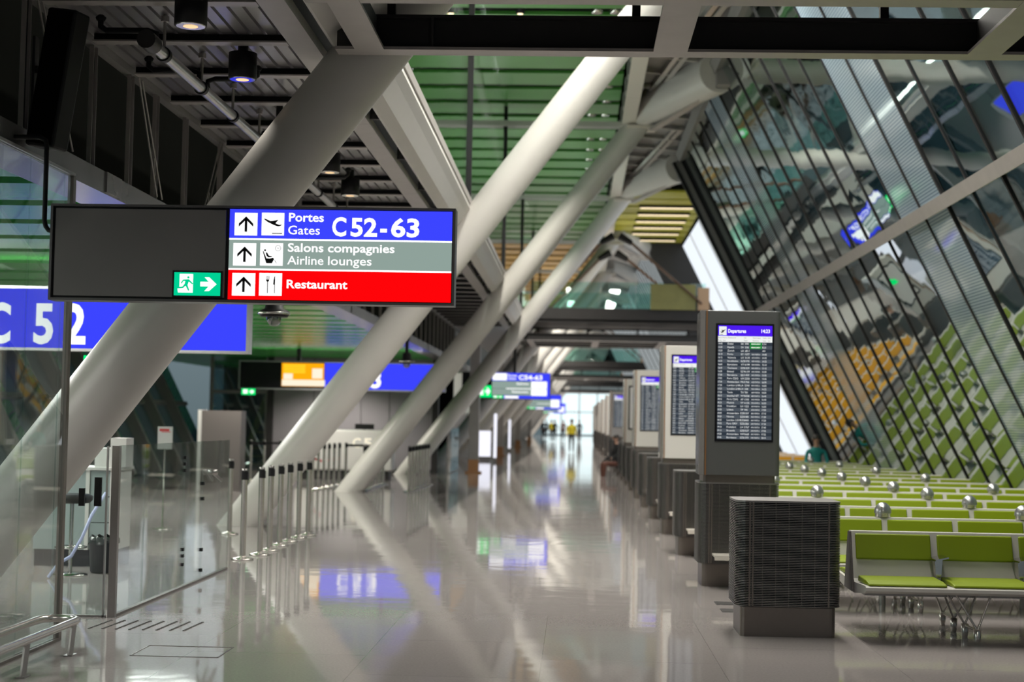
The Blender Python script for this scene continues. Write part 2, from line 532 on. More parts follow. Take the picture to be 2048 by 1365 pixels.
struct(MB().box(1.24, 2.75, -12, 47, 8.72, 8.8).build('ceiling.003', 'grey_paint'))
slats('ceiling.004', 47.0, 60.5, 1.68, .3, 1.24, 4.0, 8.62, 'olive_slat')
# roof over everything so that no sky leaks in
struct(MB().box(-16, 5.2, -12, 200, 9.0, 9.1).build('ceiling.005', 'void'))
struct(MB().box(-16, 7.2, -12.2, -12, 0, 9).build('wall_back', 'grey_wall'))

# left-hand gate zone: low glossy green ceiling, leaning outer windows
g1 = 8.0
slats('ceiling.006', g1, 60, 1.3, .34, -13.6, -4.12, 3.42, 'green_slat_gloss')
struct(MB().box(-13.6, -4.12, -12, g1, 3.42, 3.5).build('ceiling.007', 'grey_plate'))
struct(MB().box(-4.75, -4.65, -12, 60, 3.5, 8.6).build('dark_sheet_left', 'void'))  # near-black sheet standing in for the darkness behind the truss
struct(MB().box(-13.6, -4.75, 60, 61, 0, 3.5).build('wall_end_left', 'void'))
struct(MB().box(-5.9, -5.7, 61, 192, 0, 4.45).build('wall_far_left', 'grey_plate'))
def lx(z): return -11.2 - .5 * z
for i, y0 in enumerate([10 + 2.4 * k for k in range(16)]):
    win_n += 1
    mb = MB(); slab(mb, y0 + .05, y0 + 2.35, .0, 3.42, .03, x_at=lx)
    w = struct(shift(mb, lx(0), y0).build('window_%d' % win_n, 'facade_glass', loc=(lx(0), y0, 0)))
    mb = MB(); slab(mb, y0 - .10, y0 + .10, .0, 3.42, .3, off=0, x_at=lx); slab(mb, y0, y0 + 2.4, 1.9, 2.0, .1, off=0, x_at=lx)
    shift(mb, lx(0), y0).build('mullion', 'grey_paint', w)
struct(MB().box(-16, 7.2, 199.8, 200, 5.6, 9).build('wall_far', 'white_panel'))
# daylit glazed end of the hall
n_end = 0
for i in range(4):
    for j in range(2):
        win_n += 1
        x0 = -3.9 + 2.2 * i; z0 = .15 + 2.75 * j
        w = struct(MB().box(x0 + .06, x0 + 2.14, 192, 192.04, z0, z0 + 2.65).build('window_%d' % win_n, 'e_day'))
        MB().box(x0 - .06, x0 + .06, 191.8, 192, z0 - .05, z0 + 2.7).box(x0, x0 + 2.2, 191.8, 192, z0 + 2.65, z0 + 2.75).build('mullion', 'grey_paint', w)

# ================================================================== LEFT UPPER FLOOR: fascia, flange, deck, truss
prof = [(-1.62, 4.83), (-1.60, 4.74), (-1.66, 4.66), (-1.76, 4.50), (-1.86, 4.43), (-1.88, 4.43), (-1.88, 4.60), (-1.80, 4.83)]
mb = MB().prism(prof, -8, 190); mb2 = MB().box(-1.66, -1.60, -8, 190, 4.83, 4.93)
t = thing('edge_beam', 'long pale rounded edge beam of the upper floor on the left', 'beam', (-1.7, 11, 4.4))
shift(mb, -1.7, 11, 4.4).build('fascia', 'white_paint', t); shift(mb2, -1.7, 11, 4.4).build('kick_rail', 'grey_plate', t)
mb = MB()
y = -8
while y < 150:
    mb.box(-2.18, -1.985, y + .003, y + 2.257, 4.40, 4.43); y += 2.26
mb.box(-2.15, -2.0, -8, 150, 4.43, 4.50)
tag(mb.build('soffit_plate', 'grey_plate'), 'flat grey flange plate running beside the dark slot of the soffit', 'beam')
mb = MB(); mb.box(-1.985, -1.90, -8, 150, 4.62, 4.64)
for k in range(70): mb.box(-1.985, -1.90, -8 + 2.26 * k, -7.95 + 2.26 * k, 4.45, 4.62)
struct(mb.build('trim_3', 'dark_paint'))
# ribbed metal deck
pr = []
x = -3.72
top = 4.80
ribs = []
while x < -2.05:
    ribs += [(x, 4.50), (x + .085, 4.50), (x + .09, 4.525), (x + .108, 4.525)]
    x += .113
pr = ribs + [(-2.0, 4.50), (-2.0, top), (-3.72, top)]
mb = MB()
for a, b in zip(pr[:-3], pr[1:-2]):
    mb.add([(a[0], -8, a[1]), (b[0], -8, b[1]), (b[0], 150, b[1]), (a[0], 150, a[1])], [(0, 1, 2, 3)])
mb.box(-3.72, -2.0, -8, 150, top - .08, top)
struct(mb.build('ceiling.008', 'deck_metal'))
j0 = None
for k in range(-4, 32):
    y = 11.6 + 1.13 * k
    if j0 is None:
        j0 = thing('deck_joist', 'dark cross joist under the ribbed metal deck, ' + ORD[0] + ' from the near end', 'joist', (-2.95, y, 4.4), group='joists under the metal deck')
        MB().box(-.74, .74, -.06, .06, .03, .042).build('flange', 'grey_plate', j0)
        MB().box(-.74, .74, -.012, .012, .042, .10).build('web', 'black', j0)
        refresh()
    else:
        c = copy_tree(j0); c.location.y = y
        relabel(c, 'dark cross joist under the ribbed metal deck, %s from the near end' % (ORD[k + 4] if k + 4 < 32 else 'far one ' + ORD[k - 28]))

# truss with tension rods along the left edge of the deck
tr = thing('edge_truss', 'long dark truss with thin tension rods above the left glass barrier', 'truss', (-3.8, 11, 3.34))
def tb(mb, name, m): return shift(mb, -3.8, 11, 3.34).build(name, m, tr)
mb = MB().box(-4.10, -3.72, -8, 60, 3.345, 3.52)
for k in range(14): mb.box(-3.72, -3.705, -6 + 4.52 * k, -5.6 + 4.52 * k, 3.36, 3.52)
tb(mb, 'lower_chord', 'chord_metal')
tb(MB().box(-3.80, -3.725, -8, 60, 4.44, 4.52), 'upper_chord', 'grey_paint')
PY = [8.2, 9.25, 10.29, 11.76, 12.77, 13.56, 14.61, 16.06] + [17.2 + 1.13 * k for k in range(28)]
for y in PY:
    mb = MB().box(-3.76, -3.725, y - .05, y - .043, 3.52, 4.44).box(-3.76, -3.725, y + .043, y + .05, 3.52, 4.44); mb.cur = 1
    tb(mb.box(-3.752, -3.748, y - .043, y + .043, 3.52, 4.44), 'truss_post', ['grey_plate', 'black'])
for i in (2, 4, 7, 8, 11, 13, 15, 17):
    y = PY[i]; s = 1 if i % 2 == 0 else -1
    mb = MB()
    mb.tube([(-3.70, y + .08 * s, 4.44), (-3.70, y + .75 * s, 3.53)], .008, 6)
    mb.tube([(-3.70, y + .18 * s, 4.44), (-3.70, y + .92 * s, 3.53)], .008, 6)
    mb.tube([(-3.70, y + .62 * s, 3.85), (-3.70, y + .66 * s, 3.70)], .007, 6)
    tb(mb, 'tension_rod', 'grey_plate')

# glass wall standing on the edge beam
for k in range(-1, 12):
    win_n += 1
    y0 = 11.8 + BAY * k
    w = struct(MB().box(-.01, .01, .06, BAY - .06, 0, 3.66).build('window_%d' % win_n, 'upper_glass', loc=(-1.65, y0, 4.93)))
    MB().box(-.05, .05, -.055, .055, 0, 3.66).build('mullion', 'black', w)
mb = MB()
for k in range(60): mb.box(-2.15, -1.99, -6 + 3 * k, -3.05 + 3 * k, 8.50, 8.58)
tag(mb.build('ceiling_track', 'grey_plate'), 'thin metal track running along the green slat ceiling', 'track')

# ================================================================== COLUMNS, ROOF STEEL
def column(y, n):
    r = .262; k = .757; sx = r * math.sqrt(1 + k * k); seg = 36
    z0, z1 = 0.0, 8.32
    mb = MB()
    v = []
    for z in (z0, z1):
        for i in range(seg):
            a = 2 * PI * i / seg; v.append((k * z + sx * math.cos(a), r * math.sin(a), z))
    mb.add(v, [(i, (i + 1) % seg, seg + (i + 1) % seg, seg + i) for i in range(seg)], True)
    mb.add(v[:seg], [tuple(range(seg))]); mb.add(v[seg:], [tuple(range(seg))])
    o = mb.build('slanted_column', 'white_paint', loc=(-4.95, y, 0))
    return o
LBL = {0: 'white slanted tubular column just behind the camera position', 1: 'thick white slanted column rising behind the large hanging gate sign',
       2: 'white slanted column standing behind the near row of belt posts', 3: 'white slanted column whose foot meets the open polished floor',
       4: 'white slanted column to the right of the C53 gate sign'}
c0 = None
for i, y in enumerate(COLY):
    if i == 0: continue
    lab = LBL.get(i, 'white slanted column far down the hall, %s from the camera' % ORD[i - 1])
    if c0 is None:
        c0 = column(y, i); tag(c0, lab, 'column', 'slanted columns along the left side')
    else:
        c = c0.copy(); COL.objects.link(c); c.location.y = y; relabel(c, lab)
# longitudinal roof beam with a dark slotted side
t = thing('roof_beam', 'beige box beam running along the hall at the tops of the columns', 'beam', (1.07, 11, 8.2))
mb = MB()
y = -10
while y < 150: mb.box(.92, 1.22, y, y + 3.74, 8.20, 8.24); y += 3.766
shift(mb, 1.07, 11, 8.2).build('bottom_flange', 'cream_plastic', t)
mb = MB().box(.98, 1.16, -10, 150, 8.24, 8.62)
for k in range(60): mb.box(.90, .985, -8 + 1.51 * k, -7.5 + 1.51 * k, 8.3, 8.6)
shift(mb, 1.07, 11, 8.2).build('web', 'grey_paint', t)
tb0 = ar0 = dg0 = None
for i, y in enumerate(COLY):
    if i in (0, 1): continue
    if tb0 is None:
        tb0 = thing('tie_beam', 'pale tie beam crossing the green ceiling at the second column', 'beam', (-1.2, y, 8.14), group='tie beams across the ceiling')
        MB().box(-2.3, 2.3, -.14, -.09, 0, .12).box(-2.3, 2.3, .09, .14, 0, .12).build('rail', 'white_paint', tb0)
        MB().box(-2.3, 2.3, -.09, .09, .04, .06).build('web_plate', 'grey_paint', tb0)
        ar0 = thing('roof_strut', 'fat white tubular arm joining the beam to the leaning glass, nearest one', 'arm', (1.25, y, 8.5), group='tubular arms under the roof')
        mb = MB().tube([(.05, 0, .0), (.45, -1.2, .02), (1.35, -4.15, -.06), (1.42, -4.45, -.08)], [.34, .40, .42, .40], 28)
        mb.build('arm_tube', 'white_paint', ar0)
        MB().box(-.22, .42, -.35, .30, -.40, -.34).build('joint_plate', 'cream_plastic', ar0)
        MB().bar((1.30, -4.1, -.42), (.35, -.3, -.44), .16, .06).build('lower_flange', 'grey_plate', ar0)
        MB().box(1.35, 1.62, -4.75, -4.25, -.40, .25).build('end_bracket', 'grey_paint', ar0)
        dg0 = thing('roof_diagonal', 'slim grey roof diagonal beside the fat white arm, nearest one', 'beam', (1.25, y, 8.62), group='slim diagonals under the roof')
        MB().bar((.1, -.6, .0), (1.0, -8.6, .05), .10, .10).build('rail', 'galvanised', dg0)
        MB().bar((.28, -.6, .02), (1.18, -8.6, .07), .10, .10).build('rail', 'grey_plate', dg0)
        refresh()
    else:
        c = copy_tree(tb0); c.location.y = y; relabel(c, 'pale tie beam crossing the ceiling at the %s column from the camera' % ORD[i - 1])
        c = copy_tree(ar0); c.location.y = y; c.scale.y = -1 if i > 4 else 1; relabel(c, 'fat white tubular arm under the roof at the %s column' % ORD[i - 1])
        c = copy_tree(dg0); c.location.y = y; c.scale.y = -1 if i > 4 else 1; relabel(c, 'slim grey roof diagonal near the roof beam at the %s column' % ORD[i - 1])
# a dark lattice infill between roof beam and facade top
mb = MB()
for k in range(25):
    y = 10 + 1.4 * k
    mb.bar((1.3, y, 8.66), (2.72, y + .7, 8.66), .08, .08)
struct(mb.build('trim_4', 'grey_plate'))

# ================================================================== FOOTBRIDGES
def bridge(y1, near, label):
    """frame of dark cross beams with pale bottom flanges, far edge at y1"""
    t = thing('footbridge', label, 'footbridge', (1.4, y1, 4.32))
    for k in range(4):
        y = -.09 - 1.44 * k
        mb = MB(); mb.cur = 0; mb.box(-3.2, 3.25, y - .09, y + .09, 0, .022)
        mb.cur = 1; mb.box(-3.2, 3.25, y - .012, y + .012, .022, .24); mb.box(-3.2, 3.25, y - .08, y + .08, .24, .262)
        mb.box(-2.5, -2.48, y - .08, y, .022, .24)
        mb.build('cross_beam', ['grey_plate', 'dark_paint'], t)
    for (a, b) in ((-1.655, -1.44), (.525, .77), (2.78, 3.02)):
        mb = MB(); mb.cur = 0; mb.box(a - 1.4, b - 1.4, -4.4, -.18, -.004, .018)
        mb.cur = 1; m_ = (a + b) / 2 - 1.4; mb.box(m_ - .05, m_ + .05, -4.4, -.18, .018, .24); 
        mb.build('side_beam', ['grey_plate', 'dark_paint'], t)
    MB().box(-3.05, 3.1, -4.4, .0, .68, .74).build('deck', 'dark_paint', t)
    for yy in (-4.4, -.06):
        MB().box(-3.05, 3.0, yy, yy + .06, .64, 1.12).build('edge_beam', 'dark_paint', t)
        for k in range(5):
            x0 = -2.95 + 1.17 * k
            MB().box(x0 + .01, x0 + 1.16, yy + .02, yy + .04, 1.12, 2.0).build('balustrade_pane', 'teal_glass', t)
    for k in range(4): MB().bar((-2.8 + 1.8 * k, -.09, .24), (-2.8 + 1.8 * k, -.09, .70), .06, .06).build('hanger', 'black', t)
    if not near:
        area('bridge_ceiling_fill', (1.4, y1 - 2.2, 5.12), 4.0, .6, 80, (1, .92, .78), (PI, 0, 0))  # upward fill added to brighten the ceiling and panels around the bridge
        for (yy, zz) in ((-4.6, 3.55), (-.3, 3.45)):
            for s in (-1, 1):
                for d in (0, .25):
                    x0 = -.12 + .10 * s; x1 = (-2.6 if s < 0 else 2.75)
                    rd = MB().tube([(x0 + .25 * s, yy + d, zz - .10), (x1, yy + d, 1.15 if s < 0 else 1.3)], .035, 8)
                    r_ = rd.build('tension_rod', 'rod_brown', t)
                    MB().tube([(x0, yy + d, zz), (x0 + .42 * s, yy + d, zz - .24)], [.13, .08], 10).build('rod_fork', 'black', r_)
        if y1 < 60: MB().box(1.05, 2.55, -4.52, -4.42, 1.10, 1.95).build('banner_panel', 'banner', t)
        MB().box(2.62, 3.0, -4.52, -4.42, 1.10, 1.85).build('tan_panel', 'tan', t)
    return t
bridge(11.45, True, 'dark footbridge frame with pale flanges crossing overhead near the camera')
for k, w in enumerate(('nearest far', 'second far', 'third far')):
    bridge(11.45 + 45.2 * (k + 1), False, 'dark footbridge with glass balustrade crossing the hall, %s one' % w)

# ================================================================== PIPES, DOWNLIGHTS, SPEAKER, CAMERAS UNDER THE SOFFIT
t = thing('sprinkler_pipe', 'silver sprinkler main hung under the dark metal deck', 'pipe', (-3.0, 10.72, 4.21))
MB().tube([(0, -.02, 0), (0, 16, 0)], .044, 16).build('pipe', 'galvanised', t)
MB().tube([(0, -.16, 0), (0, .02, 0)], .066, 18).build('end_cap', 'dark_paint', t)
for k in range(9):
    y = .315 + 1.13 * k
    MB().tube([(0, y - .03, 0), (0, y + .03, 0)], .054, 16).build('clamp', 'black', t)
    MB().tube([(0, y, .06), (0, y, .29)], .012, 8).lathe([(.03, .24), (.03, .28)], 10, (0, y, 0)).build('hanger', 'grey_plate', t)
for k, (y, s) in enumerate(((.10, -1), (1.35, -1), (1.65, 1), (3.9, 1), (5.0, 1), (6.7, 1))):
    MB().tube([(0, y, .04), (0, y, .10), (.06 * s, y, .12), (.36 * s, y, .12), (.40 * s, y, .15), (.40 * s, y, .20)], .022, 8).lathe([(.03, .19), (.04, .21), (.02, .23)], 8, (.40 * s, y, 0)).build('branch', 'black', t)
d0 = None
for k, (x, y) in enumerate(((-2.59, 10.16), (-2.59, 11.78), (-2.62, 16.26), (-2.65, 17.95), (-2.62, 22.5), (-2.62, 24.5), (-2.62, 28.9))):
    lab = ['black cylinder downlight cut by the top edge of the photo', 'black cylinder downlight beside the thick slanted column',
           'black cylinder downlight just right of the thick slanted column', 'black cylinder downlight above the word Gates on the sign',
           'black cylinder downlight hidden above the sign, first beyond it', 'black cylinder downlight hidden above the sign, second beyond it', 'black cylinder downlight far under the deck'][k]
    if d0 is None:
        d0 = thing('downlight', lab, 'lamp', (x, y, 4.2), group='cylinder downlights under the deck')
        MB().lathe([(.098, 0.0), (.108, .0), (.108, .20), (.04, .20), (.04, .298)], 28).build('housing', 'black', d0)
        MB().lathe([(.095, -.004), (.098, .0)], 28).build('trim_ring', 'chrome', d0)
        MB().lathe([(.0, -.006), (.05, -.006)], 16).build('bulb', 'e_warm', d0)
        refresh()
    else:
        c = copy_tree(d0); c.location = (x, y, 4.2); relabel(c, lab)
for (x, y) in ((-2.62, 16.26), (-2.65, 17.95), (-2.59, 11.78), (-2.62, 24.5), (-2.62, 28.9)):
    spot('downlight_beam', (x, y, 4.18), 16, 1.6, .05)
t = thing('column_speaker', 'tall black column loudspeaker tilted on the left truss', 'speaker', (-3.52, 10.3, 3.86))
b = bevel(MB().box(-.11, .11, -.09, .10, -.47, .47).build('cabinet', 'black', t), .02); b.rotation_euler = (math.radians(0), math.radians(9), math.radians(-14))
g = MB().box(-.095, .095, -.098, -.09, -.45, .45).build('grille', 'void', t); g.rotation_euler = b.rotation_euler
MB().box(-.17, -.02, .02, .06, .05, .10).box(-.17, -.02, .02, .06, -.15, -.10).box(-.178, -.16, .0, .08, -.3, .3).build('bracket', 'dark_paint', t)
dc0 = None
for k, (x, y, z) in enumerate(((-2.73, 14.0, 2.52), (-3.04, 28.0, 2.62))):
    lab = ['black dome camera hanging just below the large gate sign', 'dome camera hanging in front of the blue C53 sign'][k]
    t = thing('dome_camera', lab, 'camera', (x, y, z), group='dome cameras')
    MB().lathe([(.12, 0), (.145, .03), (.13, .055), (.085, .075), (.075, .17), (.03, .2), (.03, 4.498 - z)], 24).build('housing', 'black', t)
    MB().lathe([(.143, .02), (.147, .03), (.142, .04)], 24).build('rim', 'steel', t)
    MB().lathe([(.0, -.085), (.03, -.08), (.055, -.06), (.068, -.02), (.068, .01)], 20).build('lens_dome', 'dome_glass', t)

# ================================================================== PICTOGRAMS
def arrow_up(mb, cx, cz, s, y):
    w = s * .055
    for sg in (-1, 1):
        poly_yz(mb, [(cx + sg * -w * .0, cz + s * .34), (cx + sg * s * .32, cz + s * .02), (cx + sg * s * .32, cz - s * .12), (cx, cz + s * .19)], y)
    rect(mb, cx - w, cx + w, cz - s * .34, cz + s * .26, y)
def tr_poly(pts, ox, oz, s): return [(ox + p[0] * s, oz - p[1] * s) for p in pts]
PLANE = [(357, 195), (368, 197), (412, 216), (438, 212), (476, 203), (452, 232), (474, 243), (490, 246), (503, 239), (497, 252), (480, 258), (462, 256), (430, 244), (385, 222), (360, 203)]
def fix(mb): return mb
# n-gons that are not convex: triangulate by fan through bmesh when building
def flat(mb, pts, y, t=.002): mb.prism(pts, y - t, y, 'y')

# ================================================================== LARGE HANGING GATE SIGN
t = thing('hanging_sign', 'large hanging direction sign listing gates C52-63, lounges and restaurant', 'sign', (-2.11, 10, 2.352))
def L(mb): return shift(mb, -2.11, 10, 2.352)
x0, x1, z0, z1 = -3.433, -.790, 2.352, 2.982
mb = MB().box(x0, x1, 10.0, 10.16, z0, z0 + .016).box(x0, x1, 10.0, 10.16, z1 - .016, z1).box(x0, x0 + .016, 10.0, 10.16, z0 + .016, z1 - .016).box(x1 - .016, x1, 10.0, 10.16, z0 + .016, z1 - .016)
L(mb).build('frame', 'sign_frame', t)
L(MB().box(x0 + .016, x1 - .016, 10.02, 10.15, z0 + .016, z1 - .016)).build('housing', 'black', t)
L(MB().box(x0 + .034, -2.282, 10.004, 10.02, z0 + .03, z1 - .03)).build('blank_panel', 'sign_grey', t)
s = .0007962
fx0, ft = -2.257, z1 - .021
def U(px): return fx0 + (px - 75) * s
def V(py, px=75): return ft - (py - 110 - (px - 75) * .0136) * s
bands = [('blue_band', 'e_blue', 110, 348), ('white_line', 'e_white', 348, 362), ('grey_band', 'e_grey', 362, 594), ('white_line', 'e_white', 594, 608), ('red_band', 'e_red', 608, 850)]
for nm, m, a, b in bands:
    L(MB().box(fx0, x1 - .022, 10.006, 10.02, max(V(b), z0 + .022), V(a))).build(nm, m, t)
YF = 10.005
rows = [((117, 303), (338, 522), 141), ((111, 298), (332, 518), 388), ((109, 297), (330, 516), 633)]
for i, (a, b, top) in enumerate(rows):
    for k, (l, r) in enumerate((a, b)):
        zt = V(top, l)
        sq = L((lambda q: (rect(q, U(l), U(r), zt - 185 * s, zt, YF), q)[1])(MB())).build('pictogram_square', 'e_white', t)
        q = MB(); cx, cz = (U(l) + U(r)) / 2, zt - 92 * s
        if k == 0:
            arrow_up(q, cx, cz, 185 * s, YF - .002); nm = 'arrow'
        elif i == 0:
            flat(q, [(U(px), zt - (py - 147) * s) for px, py in PLANE], YF - .002); rect(q, U(425), U(508), zt - 172 * s, zt - 165 * s, YF - .002); nm = 'plane_symbol'
        elif i == 1:
            f = lambda pts: [(U(px), zt - (py - 391) * s) for px, py in pts]
            flat(q, f([(353, 460), (359, 458), (382, 510), (390, 553), (383, 555)]), YF - .002)
            disc(q, U(372), zt - (451 - 391) * s, 8 * s, YF - .002)
            flat(q, f([(378, 468), (390, 470), (404, 494), (430, 499), (430, 505), (398, 509), (384, 494)]), YF - .002)
            flat(q, f([(374, 516), (410, 519), (440, 511), (447, 524), (430, 557), (386, 557)]), YF - .002)
            flat(q, f([(450, 532), (454, 531), (469, 556), (465, 557)]), YF - .002)
            disc(q, U(477), zt - (433 - 391) * s, 24 * s, YF - .002, inner=21 * s); nm = 'lounge_symbol'
            flat(q, f([(466, 427), (478, 433), (488, 428), (489, 430), (478, 437), (465, 429)]), YF - .002)
        else:
            f = lambda pts: [(U(px), zt - (py - 636) * s) for px, py in pts]
            for tx in (387, 395, 402, 409): rect(q, U(tx), U(tx + 3), zt - (692 - 636) * s, zt - (660 - 636) * s, YF - .002)
            flat(q, f([(386, 690), (412, 690), (409, 703), (402, 709), (402, 800), (396, 800), (396, 709), (389, 703)]), YF - .002)
            flat(q, f([(458, 660), (460, 662), (460, 800), (455, 800), (455, 733), (446, 729), (447, 700), (452, 674)]), YF - .002); nm = 'cutlery_symbol'
        q.v = [(p[0] + 2.11, p[1] - 10, p[2] - 2.352) for p in q.v]
        o = q.build(nm, 'black', sq)
for body, xl, xr, bl, cap, off in (('Portes', 560, 845, 205, 71, .020), ('Gates', 556, 815, 311, 71, .006), ('C', 915, 1030, 317, 156, .028), ('52', 1066, 1282, 317, 152, .028), ('-', 1307, 1362, 317, 152, .028), ('63', 1395, 1625, 317, 152, .028),
                              ('Salons', 557, 848, 452, 70, .017), ('compagnies', 884, 1427, 452, 70, .017), ('Airline', 555, 850, 557, 70, .006), ('lounges', 888, 1242, 557, 70, .006), ('Restaurant', 555, 1050, 750, 70, .020)):
    q = MB(); put_text(q, body, U(xl), ft - (bl - 110) * s, cap * s, YF - .001, (xr - xl) * s, off)
    L(q).build('lettering', 'e_white', t)
# running man exit plate inside the blank panel
def exit_plate(parent, x0, z0, w, h, y, detailed=True, gm='e_green'):
    p = MB().box(x0 - .012, x0 + w + .012, y, y + .02, z0 - .012, z0 + h + .012).build('exit_plate', 'black', parent)
    q = MB(); rect(q, x0, x0 + w, z0, z0 + h, y); q.build('exit_face', gm, p)
    q = MB(); y -= .003
    dw = w * .29
    if detailed:
        # white door with the running figure left green
        rect(q, x0 + w * .12, x0 + w * .12 + dw, z0 + h * .12, z0 + h * .93, y)
        flat(q, [(x0 + w * .08, z0 + h * .30), (x0 + w * .12, z0 + h * .30), (x0 + w * .12, z0 + h * .12), (x0 + w * .09, z0 + h * .12)], y)
        q.build('door_symbol', 'e_white', p)
        g = MB(); y2 = y - .003
        def F(pts): return [(x0 + w * .12 + a * w * .42, z0 + h * b) for a, b in pts]
        disc(g, x0 + w * .31, z0 + h * .78, h * .05, y2)
        flat(g, F([(.18, .68), (.48, .70), (.70, .52), (.66, .48), (.48, .60), (.42, .45), (.52, .22), (.46, .20), (.32, .42), (.20, .32), (.0, .30), (.0, .36), (.16, .38), (.27, .50), (.30, .62), (.20, .62), (.12, .50), (.07, .54)]), y2)
        g.build('running_figure', 'e_green', p)
    else:
        rect(q, x0 + w * .12, x0 + w * .42, z0 + h * .2, z0 + h * .85, y); q.build('door_symbol', 'e_white', p)
    a = MB(); cz = z0 + h * .5
    flat(a, [(x0 + w * .57, cz - h * .10), (x0 + w * .75, cz - h * .10), (x0 + w * .66, cz - h * .30), (x0 + w * .76, cz - h * .30), (x0 + w * .92, cz), (x0 + w * .76, cz + h * .30), (x0 + w * .66, cz + h * .30), (x0 + w * .75, cz + h * .10), (x0 + w * .57, cz + h * .10)], y)
    a.build('arrow', 'e_white', p)
    return p
exit_plate(t, -2.607 + 2.11, 2.393 - 2.352, .302, .150, -.002)
L(MB().tube([(-3.72, 10.08, 3.43), (-3.55, 10.08, 3.43), (-3.51, 10.08, 3.41), (-3.50, 10.08, 3.36), (-3.50, 10.08, 2.88), (-3.49, 10.08, 2.84), (-3.47, 10.08, 2.815), (-3.43, 10.08, 2.805)], .016, 12)).build('hanger_pipe', 'black', t)

# ================================================================== GATE SIGNS C 52, C 53
def gate_sign(label, xr, y, num, digits, letters):
    """6 m long gate header; xr = right end"""
    w = 5.42; h = .745; zb = 2.335
    t = thing('gate_sign', label, 'sign', (xr - w / 2, y, zb))
    a, b = -w / 2, w / 2
    MB().box(a, b, 0, .2, 0, .03).box(a, b, 0, .2, h - .03, h).box(a, a + .03, 0, .2, .03, h - .03).box(b - .03, b, 0, .2, .03, h - .03).build('frame', 'galvanised', t)
    MB().box(a + .03, b - .03, .02, .19, .03, h - .03).build('housing', 'black_gloss', t)
    ad = MB(); rect(ad, a + 1.13, a + 2.24, .09, h - .05, .018); s1 = ad.build('notice_screen', 'e_orange', t)
    q = MB(); rect(q, a + 1.14, a + 2.27, .10, .26, .015); rect(q, a + 1.93, a + 2.20, .30, .56, .015); rect(q, a + 1.18, a + 1.42, .27, .42, .015); q.build('notice_text', 'e_cream', s1)
    q = MB(); [rect(q, a + 1.18, a + 1.75, .44 + .06 * k, .47 + .06 * k, .0145) for k in range(4)]; q.build('notice_lines', 'e_yellow', s1)
    q = MB(); rect(q, a + 2.26, b - .03, .03, h - .03, .018); q.build('blue_face', 'e_blue', t)
    for body, xl, xr_ in letters:
        q = MB(); put_text(q, body, xl - (xr - w / 2), .095, .47, .014, xr_ - xl, .03); q.build('lettering', 'e_white', t)
    MB().box(-1.2, -1.1, .06, .12, h, 1.08).box(1.1, 1.2, .06, .12, h, 1.08).build('hanger', 'dark_paint', t)
    return t
gate_sign('blue lit gate sign reading C 52 behind the thick slanted column', -3.76, 17.8, 0, 0, (('C', -6.82, -6.54), ('5', -6.27, -6.04), ('2', -5.92, -5.66)))
gate_sign('blue lit gate sign reading C 53 with an orange notice screen', -3.39, 40.6, 0, 0, (('C', -6.10, -5.82), ('5', -5.70, -5.46), ('3', -5.34, -5.07)))
def small_exit(x, z, y, label, w=.36, h=.16):
    t = thing('exit_sign', label, 'sign', (x, y, z))
    exit_plate(t, -w / 2, 0, w, h, 0, False, 'e_green_far')
    MB().box(-.03, .03, .02, .06, h, (2.33 - z) if z < 3 else h + .85).build('hanger', 'black', t)
small_exit(-5.55, 2.17, 17.9, 'small green exit sign under the C52 gate sign', .30, .12)
small_exit(-8.52, 2.18, 40.5, 'small green exit sign under the black end of the C53 sign')
small_exit(-1.92, 8.0, 56, 'small green exit sign hung high before the orange slats', .5, .3)

# distant hanging signs
def far_sign(y, label, text):
    t = thing('hanging_sign', label, 'sign', (-2.35, y, 2.36), group='hanging signs far along the hall')
    MB().box(-1.50, 1.50, .0, .2, 0, .90).build('housing', 'black', t)
    q = MB(); rect(q, -.48, 1.48, .62, .89, -.002); q.build('blue_band', 'e_blue', t)
    q = MB(); rect(q, -.48, 1.38, .36, .61, -.002); rect(q, -.48, 1.38, .13, .35, -.002); q.build('grey_band', 'e_grey', t)
    q = MB(); rect(q, -.48, 1.48, .02, .12, -.002); rect(q, 1.38, 1.48, .02, .62, -.002); q.build('blue_band', 'e_blue', t)
    q = MB(); rect(q, -.46, .02, .64, .87, -.006); rect(q, .85, 1.38, .37, .61, -.006); rect(q, .85, 1.38, .13, .35, -.006); rect(q, .0, .85, .345, .37, -.006); rect(q, -.05, .42, .03, .11, -.006)
    q.build('white_field', 'e_white', t)
    q = MB()
    if text:
        put_text(q, text, .42, .67, .16, -.006, .80, .03); put_text(q, 'Portes', .06, .77, .07, -.006, .3, .02); put_text(q, 'Gates', .06, .67, .07, -.006, .27, .02)
        put_text(q, 'Salons', .35, .50, .07, -.006, .4, .02); put_text(q, 'Restaurant', .2, .22, .07, -.006, .55, .02)
        q.build('lettering', 'e_white', t)
    exit_plate(t, -.98, .05, .48, .40, -.004, False, 'e_green_far')
    exit_plate(t, -.46, .03, .36, .085, -.008, False, 'e_green_far')
    MB().box(-1.2, -1.1, .06, .14, .9, 2.27).box(.22, .32, .06, .14, .9, 2.039).build('hanger', 'dark_paint', t)
far_sign(53, 'lit hanging sign reading C54-63 down the hall', 'C54-63')
far_sign(96, 'blurred lit hanging sign behind and below the C54-63 sign', '')
far_sign(139, 'smallest blurred lit hanging sign near the bright end', '')

